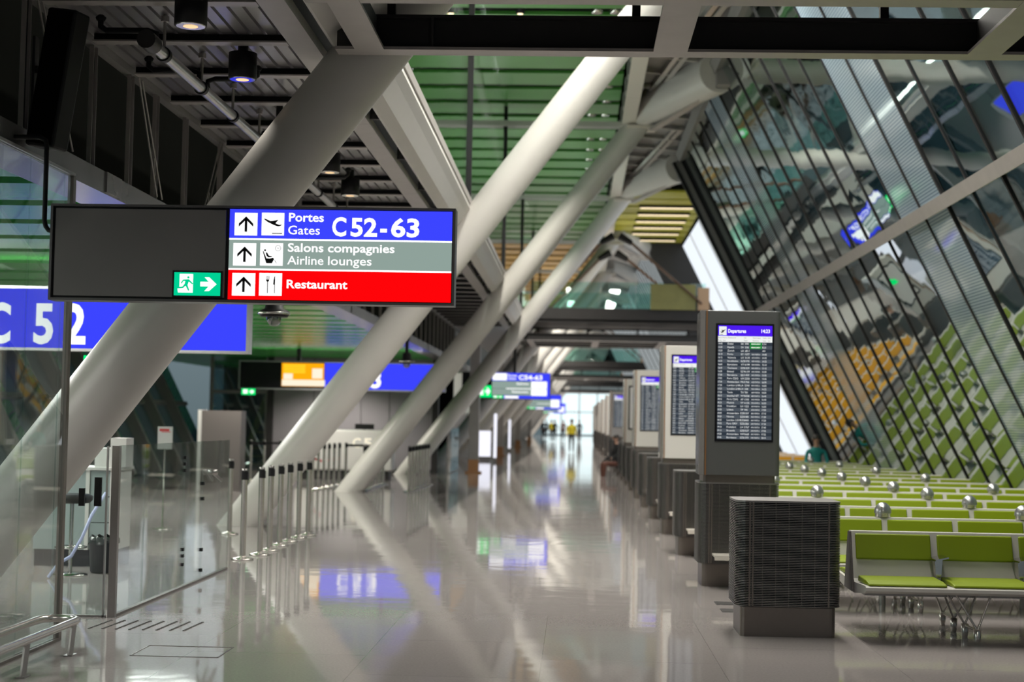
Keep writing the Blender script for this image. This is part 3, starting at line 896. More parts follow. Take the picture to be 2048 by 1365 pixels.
# ================================================================== RIBBED CABINETS AND DEPARTURE TOTEMS
def cabinet(label):
    t = thing('ribbed_cabinet', label, 'cabinet', (1.66, 12.17, 0), group='ribbed metal cabinets along the seating')
    MB().rrect(-.365, .365, .02, .60, 0, .225, .05).build('plinth', 'steel_warm', t)
    mb = MB().rrect(-.375, .375, .03, .62, .225, 1.03, .07); mb.build('core', 'black', t)
    fins = MB()
    n = 62
    for k in range(n):
        z = .232 + .0128 * k
        fins.rrect(-.405, .405, 0, .65, z, z + .0048, .10, 5)
    fins.build('ribbed_grille', 'steel_brushed', t)
    p = MB()
    for x in (-.30, -.275, .305): p.box(x - .006, x + .006, -.003, .02, .232, 1.025)
    for x in (-.2, -.1, 0, .1, .2): p.box(x - .0015, x + .0015, .002, .02, .232, 1.025)
    p.build('grille_bar', 'steel_warm', t)
    MB().rrect(-.405, .405, 0, .65, 1.026, 1.042, .10, 5).build('top_plate', 'steel_brushed', t)
    return t
def shelf(parent):
    m = MB().box(-.27, .27, -.30, .03, .318, .336); m.prism([(-.27, .318), (-.21, .318), (-.13, .285), (-.16, .285)], -.30, -.29, 'y')
    m.box(-.27, .27, -.31, -.30, .29, .336)
    o = m.build('low_shelf', 'cream_plastic', parent); MB().bar((-.15, -.2, .318), (-.10, .03, .25), .02, .03).bar((.15, -.2, .318), (.10, .03, .25), .02, .03).build('shelf_bracket', 'steel_warm', o)
    return o
ROWS = [('14:45', 'Dubai', 'EK', '090', 'G', 'C31'), ('15:00', 'Riyadh', 'SV', '236', 'G', 'B33'), ('15:20', 'Zurich', 'LX', '2811', '', 'A9'),
        ('16:10', 'Porto', 'EY', '1077', 'I', '14:40'), ('16:15', 'Valencia', 'LX', '2130', 'I', '14:45'), ('16:25', 'Stockholm', 'EZS', '1573', 'I', '14:55'),
        ('16:40', 'Barcelona', 'VY', '6199', 'I', '15:10'), ('16:45', 'Toulouse', 'EZS', '1329', 'I', '15:15'), ('16:50', 'Bristol', 'EZY', '6159', 'I', '15:20'),
        ('17:00', 'Barcelona', 'EJU', '1459', 'I', '15:30'), ('17:05', 'Paris CDG', 'UX', '2220', 'I', '15:35'), ('17:30', 'Amsterdam', 'MU', '1766', 'I', '16:00'),
        ('17:35', 'London LHR', 'LA', '5540', 'I', '16:05'), ('17:55', 'London LHR', 'LX', '358', 'I', '16:25'), ('17:55', 'Tunis', 'TU', '701', 'I', '16:25'),
        ('18:10', 'Istanbul IST', 'WY', '5058', 'I', '16:40'), ('18:15', 'Paris CDG', 'AF', '1343', 'I', '16:45'), ('18:25', 'Madrid', 'VY', '6155', 'I', '16:55'),
        ('18:25', 'Frankfurt', 'LH', '1223', 'I', '16:55'), ('18:30', 'Lisbon', 'TP', '941', 'I', '17:00'), ('18:45', 'Amsterdam', 'EZS', '1357', 'I', '17:15'),
        ('18:50', 'Nantes', 'EZS', '1385', 'I', '17:20'), ('18:50', 'London LGW', 'EZS', '8481', 'I', '17:20'), ('19:05', 'Paris ORY', 'EZS', '1383', 'I', '17:35'),
        ('19:10', 'Frankfurt', 'LH', '5767', 'I', '17:40'), ('19:15', 'Brussels', 'EZS', '1537', 'I', '17:45'), ('19:25', 'Amsterdam', 'WF', '5660', 'I', '17:55'), ('19:45', 'Bordeaux', 'EZS', '1373', 'I', '18:15')]
def totem(t, m, screen=True):
    """information totem standing on the cabinet"""
    h = bevel(MB().rrect(-.40, .40, .02, .60, 1.115, 2.775, .045).build('totem_housing', m, t), .006)
    MB().rrect(-.36, .36, .05, .57, 1.042, 1.115, .03).build('recess', 'steel_warm', t)
    q = MB().box(-.404, -.398, .08, .54, 1.2, 2.70); q.build('side_screen', 'black_gloss', t)
    MB().box(-.408, -.36, .010, .05, 1.115, 2.775).build('corner_strip', 'steel', t)
    MB().box(-.352, -.338, .012, .024, 1.115, 2.775).build('corner_strip', 'copper', t)
    MB().box(-.41, -.404, .06, .07, 1.115, 2.775).build('corner_strip', 'galvanised', t)
    if not screen: return
    y = .016
    q = MB(); rect(q, -.255, .330, 1.455, 2.645, y, .004); bz = q.build('screen_bezel', 'black_gloss', t)
    a, b, zt, zb = -.232, .312, 2.625, 1.478
    y -= .005
    w = b - a
    q = MB(); rect(q, a, b, zt - .108, zt, y); q.build('header_bar', 'e_violet', bz)
    q = MB(); rect(q, a, b, zt - .168, zt - .108, y); hd = q.build('column_heads', 'e_white_soft', bz)
    q = MB(); rect(q, a + .01, a + .085, zt - .10, zt - .012, y - .002, .001); pic = q.build('plane_square', 'e_white_soft', bz)
    q = MB(); flat(q, [(a + .018 + dx, zt - .06 + dz) for dx, dz in ((0, 0), (.012, -.008), (.026, .002), (.012, .012), (.018, .013), (.036, .010), (.058, .022), (.054, .014), (.042, .002), (.030, -.016), (.020, -.014), (.012, -.016))], y - .004, .001)
    rect(q, a + .015, a + .05, zt - .094, zt - .090, y - .004, .001); q.build('plane_symbol', 'bin_black', pic)
    q = MB(); put_text(q, 'Departures', a + .10, zt - .073, .036, y - .003, .18, .02); put_text(q, '14:23', b - .025, zt - .071, .036, y - .003, .085, .02, 'r'); q.build('header_text', 'e_white', bz)
    q = MB()
    for body, xx in (('Heure', .002), ('Porte', .05), ('Destination', .1), ('Vol', .26), ('Remarques', .35), ('Porte', .45), ('Info', .50)):
        put_text(q, body, a + xx, zt - .130, .012, y - .003, None, .0)
    for body, xx in (('Date', .002), ('Fam', .05), ('Flight', .26), ('Remarks', .35), ('Gate', .45), ('Info', .50)):
        put_text(q, body, a + xx, zt - .158, .012, y - .003, None, .0)
    q.build('head_text', 'grey_paint', hd)
    n = len(ROWS); rh = (zt - .168 - zb) / n
    q = MB()
    for i in range(n):
        q.cur = i % 2; rect(q, a, b, zt - .168 - rh * (i + 1), zt - .168 - rh * i, y)
    q.build('timetable_rows', ['e_row_a', 'e_row_b'], bz)
    cols = {'times': MB(), 'destinations': MB(), 'flight_numbers': MB(), 'remarks': MB(), 'gates': MB()}
    g = MB()
    for i, (tm, de, al, no, rm, ga) in enumerate(ROWS):
        z = zt - .168 - rh * (i + 1) + rh * .26; c = rh * .50; yy = y - .003
        put_text(cols['times'], tm, a + .004, z, c, yy, .040, .0)
        put_text(cols['destinations'], de, a + .096, z, c, yy, None, .0)
        put_text(cols['flight_numbers'], al, a + .232, z, c, yy, None, .0); put_text(cols['flight_numbers'], no, a + .271, z, c, yy, None, .0)
        if rm == 'G':
            rect(g, a + .320, a + .440, z - rh * .2, z + rh * .66, y - .002, .001); put_text(cols['remarks'], 'EMBARQUEMENT', a + .334, z + .002, c * .72, yy - .002, .092, .03)
        elif rm == 'I': put_text(cols['remarks'], 'INFO PORTE A', a + .340, z + .001, c * .8, yy, .085, .0)
        put_text(cols['gates'], ga, a + .445, z, c, yy, None if len(ga) < 5 else .043, .0)
    for k, mb in cols.items(): mb.build(k, 'e_white_soft', bz)
    g.build('boarding_bar', 'e_green_row', bz)
    MB().lathe([(.0, -.004), (.004, -.004)], 8).build('status_light', 'e_spot_blue', t).location = (-.248, .008, 1.66)
cab0 = cabinet('ribbed dark metal cabinet nearest the camera, beside the front bench')
refresh()
tot0 = copy_tree(cab0); tot0.name = 'departure_totem'; tot0.location = (1.66, 15.82, 0)
tot0['category'] = 'totem'; relabel(tot0, 'grey departures totem standing behind the nearest ribbed cabinet', 'departures totems')
shelf(tot0); totem(tot0, 'totem_grey')
cab1 = copy_tree(cab0); cab1.location = (1.66, 19.46, 0); relabel(cab1, 'ribbed cabinet with low shelf between the grey and first pale totem'); shelf(cab1)
refresh()
tot1 = copy_tree(tot0); tot1.location = (1.66, 23.1, 0); relabel(tot1, 'pale departures totem standing next behind the grey totem')
refresh()
for ch in kids(tot1):
    if ch.name.startswith('totem_housing'):
        ch.data = ch.data.copy(); ch.data.materials[0] = M['totem_light']
LABS = {30.4: 'third ribbed cabinet with low shelf, just before the second pale totem', 26.75: 'second ribbed cabinet with low shelf, just behind the first pale totem'}
for y in (26.75, 30.4): c = copy_tree(cab1); c.location.y = y; relabel(c, LABS[y])
tot2 = copy_tree(tot1); tot2.location.y = 34.0; relabel(tot2, 'second pale departures totem, smaller, behind the first pale one')
# poster totem and the warm lit one, then far repeats
post = copy_tree(cab1); post.name = 'poster_totem'; post.location.y = 41.0; post['category'] = 'totem'
relabel(post, 'pale totem with a black framed poster panel, behind the second departures totem', 'departures totems')
totem(post, 'totem_light', False)
q = MB().box(-.27, .35, .004, .02, 1.45, 2.6); pf = q.build('poster_frame', 'black', post)
q = MB().box(-.23, .31, -.002, .004, 1.49, 2.56); q.build('poster', 'paper', pf)
q = MB().box(.02, .12, -.006, -.002, 2.1, 2.3); q.build('green_mark', 'e_green_far', pf)
c = copy_tree(cab1); c.location.y = 37.6; relabel(c, 'fourth ribbed cabinet with low shelf, behind the second pale totem')
refresh()
far_t = copy_tree(tot1); far_t.location.y = 57.5; relabel(far_t, 'distant departures totem with warm tan housing')
for ch in kids(far_t):
    if ch.name.startswith('totem_housing'): ch.data = ch.data.copy(); ch.data.materials[0] = M['olive_slat']
for i, y in enumerate((48.2, 52, 66, 77, 88, 99, 110)):
    if y in (48.2, 52): c = copy_tree(cab1); relabel(c, 'distant ribbed cabinet, %s beyond the poster totem' % ORD[i])
    else: c = copy_tree(tot1, skip=('screen_bezel',)); relabel(c, 'far pale totem seen edge on, %s beyond the tan one' % ORD[i - 2])
    c.location.y = y

# ================================================================== BENCHES
SP = .636; NS = 7; WB = SP * NS
def bench(label):
    t = thing('bench_row', label, 'bench', (2.2, 12.6, 0), group='rows of green waiting benches')
    # A-shaped shell with a seat pan on each side
    prof = [(-.055, .80), (-.17, .44), (-.20, .415), (-.66, .43), (-.70, .42), (-.70, .395), (-.62, .37), (-.2, .33), (.2, .33), (.62, .37), (.70, .395), (.70, .42), (.66, .43), (.20, .415), (.17, .44), (.055, .80)]
    b = MB()
    b.prism(prof, .0, WB, 'x'); b.build('shell', 'bench_white', t)
    MB().prism([(-.045, .795), (-.155, .45), (-.19, .34), (.19, .34), (.155, .45), (.045, .795)], -.012, .0, 'x').build('end_panel', 'grey_cabinet', t)
    for i in range(NS):
        x0 = SP * i + .025; x1 = SP * (i + 1) - .025
        def back(y, z): return y, z
        c = MB(); n = Vector((0, -.952, .305))
        p0 = Vector((0, -.122, .585)); p1 = Vector((0, -.062, .785))
        c.prism([(p0.y, p0.z), (p1.y, p1.z), (p1.y - .022, p1.z - .004), (p0.y - .024, p0.z + .006)], x0, x1, 'x')
        o = bevel(c.build('back_cushion', 'green_vinyl', t), .012, 3)
        c = MB().prism([(-.205, .424), (-.235, .470), (-.55, .462), (-.665, .448), (-.675, .435), (-.66, .43)], x0, x1 + (.0), 'x')
        o = bevel(c.build('seat_cushion', 'green_vinyl', t), .012, 3)
        for nm, pts in (('rear_back_cushion', [(.122, .585), (.062, .785), (.084, .781), (.146, .591)]), ('rear_seat_cushion', [(.205, .424), (.235, .470), (.55, .462), (.665, .448), (.675, .435), (.66, .43)])):
            bevel(MB().prism(pts, x0, x1, 'x').build(nm, 'green_vinyl', t), .012, 3)
    for i in range(1, NS):
        x = SP * i
        a = MB().prism([(x - .030, .605), (x + .030, .605), (x + .022, .49), (x + .012, .465), (x - .012, .465), (x - .022, .49)], -.27, -.16, 'y')
        a.prism([(x - .045, .600), (x + .055, .622), (x + .055, .634), (x - .045, .612)], -.37, -.13, 'y')
        a.build('armrest', 'chrome', t)
    for x in (.86, 2.45, 4.05):
        for (y0, y1) in ((-.56, -.18), (.18, .56)):
            lg = MB()
            for (yf, xo) in ((y0, 0), (y1, 0)):
                for dx in (-.17, .13):
                    lg.tube([(x + xo, yf, .10), (x + dx * (1 if yf < 0 else -1) * .95, yf + (.05 if yf < 0 else -.05), .39)], .0085, 8)
                lg.lathe([(.020, 0), (.026, .03), (.030, .105), (.012, .112)], 14, (x, yf, 0))
            lg.tube([(x, y0, .10), (x, y1, .10)], .010, 8)
            lg.build('leg_truss', 'steel', t)
    MB().box(.1, WB - .1, -.10, .10, .30, .335).build('carrier_beam', 'steel_brushed', t)
    return t
def dome(t, x, z0=0):
    p = MB().lathe([(.03, 0), (.03, .80)], 16, (x, 0, 0)).lathe([(.070, .806), (.070, .838)], 24, (x, 0, 0)).build('dome_post', 'steel', t)
    MB().lathe([(.076, .838), (.077, .852), (.072, .880), (.060, .905), (.042, .924), (.02, .935), (.002, .938)], 28, (x, 0, 0)).build('dome_cap', 'galvanised', p)
    MB().lathe([(.0, 0), (.008, 0), (.008, .004), (.0, .004)], 10).build('dome_button', 'copper', p).location = (x - .02, -.060, .895)
b_even = bench('double row of green padded seats nearest the camera, its left end visible')
refresh()
b_alt = copy_tree(b_even)
for x in (SP * 3, SP * 5): dome(b_even, x)
for x in (SP * 1, SP * 3): dome(b_alt, x)
for ch in kids(b_alt):
    if ch.name.startswith('leg_truss'): ch.location.x = -.58
b_alt.location.y = 14.55; relabel(b_alt, 'green padded bench row, second from the camera, with a dome beside the cabinet')
refresh()
for k in range(2, 14):
    src = b_alt if k % 2 else b_even
    c = copy_tree(src); c.location.y = 12.6 + 1.95 * k
    relabel(c, 'green padded bench row, %s from the camera beside the leaning glass' % ORD[k])

or0 = copy_tree(b_even); or0.location.y = 43.6; relabel(or0, 'orange padded bench row beyond the dark portal, mirrored in the leaning glass, nearest', 'orange benches beyond the portal')
refresh()
OC = {}
for ch in kids(or0):
    if 'cushion' in ch.name:
        if ch.data.name not in OC: OC[ch.data.name] = ch.data.copy(); OC[ch.data.name].materials[0] = M['orange_vinyl']
        ch.data = OC[ch.data.name]
for k in range(1, 7):
    c = copy_tree(or0); c.location.y = 43.6 + 1.95 * k; relabel(c, 'orange padded bench row beyond the dark portal, %s from the portal' % ORD[k])

# ================================================================== BELT POSTS
def belt_post(label, loc, rz=0):
    t = thing('belt_post', label, 'stanchion', loc, rz, group='belt barrier posts')
    MB().lathe([(.0, 0), (.125, 0), (.125, .012), (.10, .022), (.045, .03), (.036, .04)], 28).build('base', 'steel', t)
    MB().lathe([(.034, .03), (.034, 1.015)], 22).build('pole', 'steel', t)
    MB().lathe([(.0355, .90), (.0355, 1.0)], 22).box(.015, .042, -.022, .022, .90, .985).build('belt_cassette', 'black', t)
    MB().lathe([(.036, 1.0), (.036, 1.022), (.028, 1.028), (.0, 1.028)], 22).build('cap', 'steel_brushed', t)
    return t
near = [(-3.727, 17.64), (-3.655, 18.26), (-3.670, 18.90), (-3.690, 19.65), (-3.695, 20.31), (-3.68, 20.94), (-3.64, 21.45)]
bp0 = None
for i, (x, y) in enumerate(near):
    lab = 'steel belt post by the glass barrier, %s of the near row of seven' % ORD[i]
    if bp0 is None: bp0 = belt_post(lab, (x, y, 0)); refresh()
    else: c = copy_tree(bp0); c.location = (x, y, 0); relabel(c, lab)
c = copy_tree(bp0); c.location = (-4.71, 21.38, 0); relabel(c, 'lone thin steel post just right of the glass barrier end')
GROUPS = [('left of the second slanted column', [(-8.15, 39.2), (-7.75, 38.9), (-7.45, 39.5)]),
          ('between the second and third slanted columns', [(-5.82, 34.77), (-5.77, 35.2), (-5.74, 35.8), (-5.72, 36.4), (-5.69, 37.0), (-5.66, 37.6), (-5.6, 38.3)]),
          ('right behind the foot of the third column', [(-4.67, 34.79), (-4.68, 35.4), (-4.69, 36.0), (-4.70, 36.6), (-4.70, 37.2), (-4.70, 37.8), (-4.69, 38.4)]),
          ('in the row before the grey gate wall', [(-3.66, 34.75), (-3.655, 35.4), (-3.65, 36.1), (-3.645, 36.8), (-3.64, 37.5), (-3.635, 38.2), (-3.63, 38.94)])]
for w, pts in GROUPS:
    for i, (x, y) in enumerate(pts):
        c = copy_tree(bp0); c.location = (x, y, 0); relabel(c, 'distant steel belt post %s, %s from the left' % (w, ORD[i]) if len(w.split()) < 7 else 'belt post %s, %s from front' % (w, ORD[i]))
for nm, p, q, lab in (('barrier_belt', (-8.2, 39.2, .95), (-7.1, 39.6, .95), 'black barrier belt stretched between posts left of the second column'),
                      ('barrier_belt', (-5.6, 38.3, .95), (-4.75, 38.4, .95), 'black barrier belt stretched in front of the white gate counter')):
    tag(MB().bar(p, q, .006, .055).build(nm, 'black', None), lab, 'belt')
tag(MB().bar((-6.35, 38.0, .62), (-5.80, 35.85, .62), .006, .055).build('barrier_belt', 'red_belt'), 'short red and blue belt hanging low beside the second column', 'belt')

# ================================================================== GLASS BARRIERS ON THE LEFT
gb = thing('glass_barrier', 'waist high clear glass barrier running away beside the belt posts', 'barrier', (-3.66, 12.39, 0))
YS = [12.45, 13.25, 14.62, 15.34, 16.5]
for i in range(4):
    MB().box(-.006, .006, YS[i] - 12.39 + .008, YS[i + 1] - 12.39 - .008, .02, 1.365).build('glass_panel', 'clear_glass', gb)
MB().box(-.03, .03, .0, .05, 0, 1.365).build('end_post', 'steel_brushed', gb)
MB().box(-.02, .02, .05, 4.1, 0, .02).build('floor_channel', 'steel_warm', gb)
cl = MB()
for y in (14.62, ):
    for z in (.22, .30, .36, 1.10, 1.16, 1.22): cl.box(-.014, .014, y - 12.39 - .02, y - 12.39 + .02, z - .015, z + .015)
cl.build('hinge_clamp', 'black', gb)
cl = MB()
for z in (.10, .30, .80, .95): cl.box(-.02, .02, 15.34 - 12.39 - .02, 15.34 - 12.39 + .02, z - .016, z + .016)
cl.build('hinge_clamp', 'black', gb)
MB().lathe([(.0, -.03), (.05, -.028), (.055, .0), (.05, .028), (.0, .03)], 14).bar((.0, -.0, -.0), (.02, .3, -.09), .02, .03).build('lock_handle', 'steel_brushed', gb).location = (.03, 3.25, 1.05)
gl_ = thing('glass_gate', 'glass gate leaf closing the gap between tall and low glass', 'gate', (-3.71, 12.42, 0))
MB().box(-.44, -.02, -.006, .006, .015, 1.36).build('glass_leaf', 'gate_glass', gl_)
MB().box(-.44, .0, -.012, .012, 0, .015).build('sill', 'steel_brushed', gl_)
MB().box(-.115, -.06, -.03, -.006, .88, 1.11).build('push_plate', 'black', gl_)
MB().box(-.24, -.195, -.03, -.006, .88, 1.02).build('push_plate', 'black', gl_)
MB().box(-.028, -.016, -.012, .012, 0, 1.36).build('edge_profile', 'galvanised', gl_)
tg = thing('glass_partition', 'tall clear glass partition at the left edge of the photo', 'partition', (-3.66, 11.1, 0))
for (a, b) in ((-4.5, -2.2), (-2.2, -.86), (-.86, -.17), (-.17, -.03)):
    MB().box(-.008, .008, a + .006, b - .006, .02, 3.33).build('glass_panel', 'clear_glass', tg)
MB().box(-.02, .02, -.03, .03, 0, 3.33).build('edge_profile', 'steel_warm', tg)
MB().box(-.025, .025, -4.5, .0, 0, .02).build('floor_channel', 'steel_warm', tg)
MB().box(-.025, .025, -4.5, .0, 3.33, 3.35).build('head_channel', 'steel_brushed', tg)

rl = thing('bumper_rail', 'low stainless tube bumper rail in front of the tall glass', 'rail', (-3.35, 10.6, 0))
MB().tube([(.0, -6, .215), (0, -.10, .215), (-.01, -.02, .215), (-.05, .04, .215), (-.12, .06, .215), (-.20, .05, .215), (-.25, .0, .215), (-.265, -.08, .215), (-.265, -1.6, .215)], .027, 16).build('tube', 'steel', rl)
for y in (-.12, -1.02, -2.0): MB().prism([(y - .03, .195), (y + .06, .195), (y + .00, 0), (y - .09, 0)], -.006, .006, 'x').box(-.03, .03, y - .10, y + .01, 0, .006).build('leg', 'steel_brushed', rl)

for i in range(8):
    x = -3.63 + .103 * i
    mb = MB()
    for k in range(12): mb.lathe([(.013, 0), (.011, .005), (.0, .006)], 10, (x + .002 * k, 11.74 + .045 * k, 0))
    tag(mb.build('tactile_stud_row', 'dark_paint'), 'row of dark floor studs, %s from the left by the gate' % ORD[i], 'floor studs', 'tactile stud rows')
t = thing('floor_hatch', 'rectangular stone floor hatch with a thin metal edge', 'hatch', (-2.66, 10.72, 0))
mb = MB()
for (a, b, c, d) in ((-.3, .3, -.24, -.232), (-.3, .3, .232, .24), (-.3, -.292, -.24, .24), (.292, .3, -.24, .24)): mb.box(a, b, c, d, 0, .003)
mb.build('edge_strip', 'steel_warm', t)
for i, y in enumerate((14.38, 13.83)):
    tag(MB().box(1.30, 1.46, y - .12, y + .12, 0, .004).build('floor_outlet', 'dark_paint'), 'dark flush floor outlet %s' % ('in the stone just before the grey departures totem' if i == 0 else 'nearer the camera, left behind the ribbed cabinet'), 'outlet')

# ================================================================== GATE ZONE ON THE LEFT
struct(MB().box(-9.15, -4.15, 47, 47.2, 0, 3.42).box(-6.62, -6.46, 46.95, 47, .0, 3.42).build('wall_gate', 'grey_wall'))
for x in (-9.2, -4.2): struct(MB().box(x - .09, x + .09, 46.9, 47.2, 0, 3.42).build('trim_%d' % (5 if x < -6 else 6), 'dark_paint'))
struct(MB().box(-9.1, -4.3, 46.97, 47, 0, .12).build('baseboard_gate', 'dark_paint'))
for x in (-7.9, -5.6): struct(MB().box(x, x + .015, 46.985, 47, .1, 3.4).build('trim_7' if x < -7 else 'trim_8', 'dark_paint'))
d = struct(MB().box(-11.0, -9.3, 47.0, 47.03, 0, 3.3).build('door_1', 'facade_glass'))
MB().box(-11.06, -10.96, 46.95, 47.05, 0, 3.4).box(-9.36, -9.26, 46.95, 47.05, 0, 3.4).box(-10.96, -9.36, 46.95, 47.05, 2.3, 2.4).build('door_frame', 'grey_paint', d)
t = thing('yellow_stair', 'yellow steel stair seen through the dark glazed gate door', 'stair', (-10.0, 48.5, 0))
MB().bar((-.4, 0, 0), (.3, 1, 2.6), .06, .2).bar((.3, 0, 0), (.9, 1, 2.6), .06, .2).build('stringer', 'vest_yellow', t)
for k in range(8): MB().box(-.35 + .09 * k, .35 + .09 * k, .1 * k, .1 * k + .2, .25 * k + .1, .25 * k + .15).build('tread', 'vest_yellow', t)
t = thing('gate_counter', 'long white gate counter with glowing letters C53 in front of the grey wall', 'counter', (-6.07, 41, 0))
bevel(MB().box(-1.29, 1.29, 0, .7, .24, 1.31).build('body', 'white_panel', t), .05, 3)
MB().box(-1.2, 1.2, .08, .65, 0, .24).build('plinth', 'dark_paint', t)
for k, ch in enumerate('C53'): q = MB(); put_text(q, ch, .24 + .29 * k, .86, .25, -.004, .22, .03); q.build('lettering', 'e_cream', t)
MB().box(.25, .75, .3, .36, 1.33, 1.47).box(.48, .52, .3, .36, 1.31, 1.34).build('monitor', 'black', t)
t = thing('partition_screen', 'dark grey ribbed partition box with a pale left edge', 'partition', (-7.65, 33.5, 0))
MB().box(-.40, .46, 0, .5, .0, 1.73).build('panel', 'grey_cabinet', t)
MB().box(-.48, -.40, 0, .5, .0, 1.74).build('edge_strip', 'white_panel', t)
sl0 = None
for k, y in enumerate((50.05, 51.75, 53.5, 55.2, 57.0, 59.0)):
    lab = 'warm glowing ceiling light strip under the olive slats, %s from the top' % ORD[k]
    if sl0 is None:
        sl0 = thing('light_strip', lab, 'lamp', (2.82, y, 8.5), group='warm ceiling light strips')
        MB().box(-.87, .87, -.11, .11, .03, .12).build('housing', 'black', sl0)
        MB().rrect(-.85, .85, -.095, .095, .015, .03, .09, 6).build('diffuser', 'e_strip', sl0)
        refresh()
    else: c = copy_tree(sl0); c.location.y = y; relabel(c, lab)
t = thing('service_desk', 'white service desk with drawers behind the glass gate', 'desk', (-5.2, 16.4, 0))
MB().box(-.5, .05, .0, .6, .18, 1.02).build('front_panel', 'teal_cabinet', t)
MB().box(.05, .09, -.02, .6, .18, 1.02).box(.31, .36, -.02, .6, .18, 1.02).build('side_panel', 'white_panel', t)
for k in range(3): MB().box(.095, .305, -.005, .58, .20 + .273 * k, .465 + .273 * k).build('drawer', 'teal_cabinet', t)
MB().box(-.5, .36, .05, .6, 0, .18).build('plinth', 'bin_black', t)
MB().box(-.55, .38, -.04, .62, 1.02, 1.05).build('worktop', 'white_panel', t)
t = thing('desk_screen', 'white privacy box standing on the service desk', 'screen', (-4.97, 16.6, 1.05))
MB().box(-.16, .10, 0, .3, 0, .20).build('lower_box', 'white_panel', t); MB().box(.0, .17, .02, .3, .0, .31).build('upper_box', 'white_panel', t)
t = thing('waste_bin', 'black waste bin lined with a grey plastic bag', 'bin', (-4.78, 15.85, 0))
MB().lathe([(.0, 0), (.115, 0), (.125, .02), (.148, .33), (.152, .34), (.138, .34)], 28).build('body', 'bin_black', t)
bg_ = MB(); pr_ = []
for k in range(40):
    a = 2 * PI * k / 40; pr_.append((a, .154 + .008 * math.sin(7 * a) + .005 * math.sin(13 * a), .30 + .012 * math.sin(5 * a), .375 + .012 * math.sin(9 * a)))
vv = [(r * math.cos(a), r * math.sin(a), zl) for a, r, zl, zt in pr_] + [((r - .004) * math.cos(a), (r - .004) * math.sin(a), .35) for a, r, zl, zt in pr_] + [((r - .035) * math.cos(a), (r - .035) * math.sin(a), zt) for a, r, zl, zt in pr_]
bg_.add(vv, [(i + 40 * j, (i + 1) % 40 + 40 * j, (i + 1) % 40 + 40 * (j + 1), i + 40 * (j + 1)) for j in range(2) for i in range(40)], True)
bg_.build('liner_bag', 'bin_bag', t)
t = thing('bar_stool', 'black bar stool with chrome foot at the service desk', 'stool', (-5.02, 15.55, 0))
MB().lathe([(.0, .72), (.17, .72), (.20, .75), (.20, .79), (.16, .81), (.0, .80)], 24).build('seat', 'black', t)
MB().lathe([(.02, .02), (.02, .73)], 14).build('pole', 'chrome', t)
MB().lathe([(.0, 0), (.17, 0), (.17, .012), (.04, .03), (.0, .03)], 28).build('base', 'chrome', t)
MB().tube([(.15 * math.cos(2 * PI * k / 20), .15 * math.sin(2 * PI * k / 20), .28) for k in range(21)], .011, 8).tube([(-.15, 0, .28), (.15, 0, .28)], .009, 8).build('foot_ring', 'chrome', t)
pts = [(-5.12, 15.2, .01), (-5.02, 15.2, .15), (-4.90, 15.2, .22), (-4.80, 15.2, .40), (-4.74, 15.3, .62), (-4.70, 15.6, .82)]
mat('cable_blue', (.50, .55, .85), .4)
tag(MB().tube(pts, .016, 8).build('cable', 'cable_blue'), 'pale blue cable looping from the floor to the desk', 'cable')
t = thing('notice_stand', 'white paper notice on a thin stand behind the glass barrier', 'notice', (-5.8, 22, 0))
MB().box(-.105, .105, -.01, .01, 1.13, 1.45).build('notice', 'paper', t)
MB().box(-.08, .06, -.012, -.01, 1.385, 1.42).box(-.05, .08, -.012, -.01, 1.37, 1.38).build('notice_print', 'paper_red', t)
MB().lathe([(.14, 0), (.14, .015), (.015, .03), (.015, 1.14)], 16).build('stand', 'steel', t)

# posts, lit panels and barriers farther along the left side
p0 = None
for i, (x, y) in enumerate(((-3.10, 48.2), (-3.45, 72.5), (-3.55, 98), (-3.6, 124))):
    lab = 'square grey post with a copper foot, %s beside the far columns' % ORD[i]
    if p0 is None:
        p0 = thing('square_post', lab, 'post', (x, y, 0), group='square posts along the left side')
        MB().box(-.15, .15, -.15, .15, .10, 4.40).build('shaft', 'grey_plate', p0)
        MB().box(-.16, .16, -.16, .16, .05, .42).build('copper_foot', 'copper', p0)
        MB().box(-.24, .24, -.24, .24, 0, .05).build('base_plate', 'copper', p0)
        refresh()
    else: c = copy_tree(p0); c.location = (x, y, 0); relabel(c, lab)
g2 = copy_tree(gb); refresh(); g2.location = (-3.75, 46.4, 0); relabel(g2, 'distant glass barrier before the square grey post')
l0 = None
for i, (x, y, h) in enumerate(((-3.15, 62, 1.9), (-3.75, 64, 1.2), (-3.5, 84, 1.7))):
    lab = ('tall thin white light post', 'broad white lit panel', 'small white light post')[i] + ' among the far slanted columns'
    t = thing('lightbox', lab, 'lamp', (x, y, 0))
    w = (.06, .32, .06)[i]
    MB().box(-w, w, 0, .12, 0, .15).build('base', 'grey_plate', t); MB().box(-w, w, .0, .1, .15, h).build('lit_face', 'e_led', t)

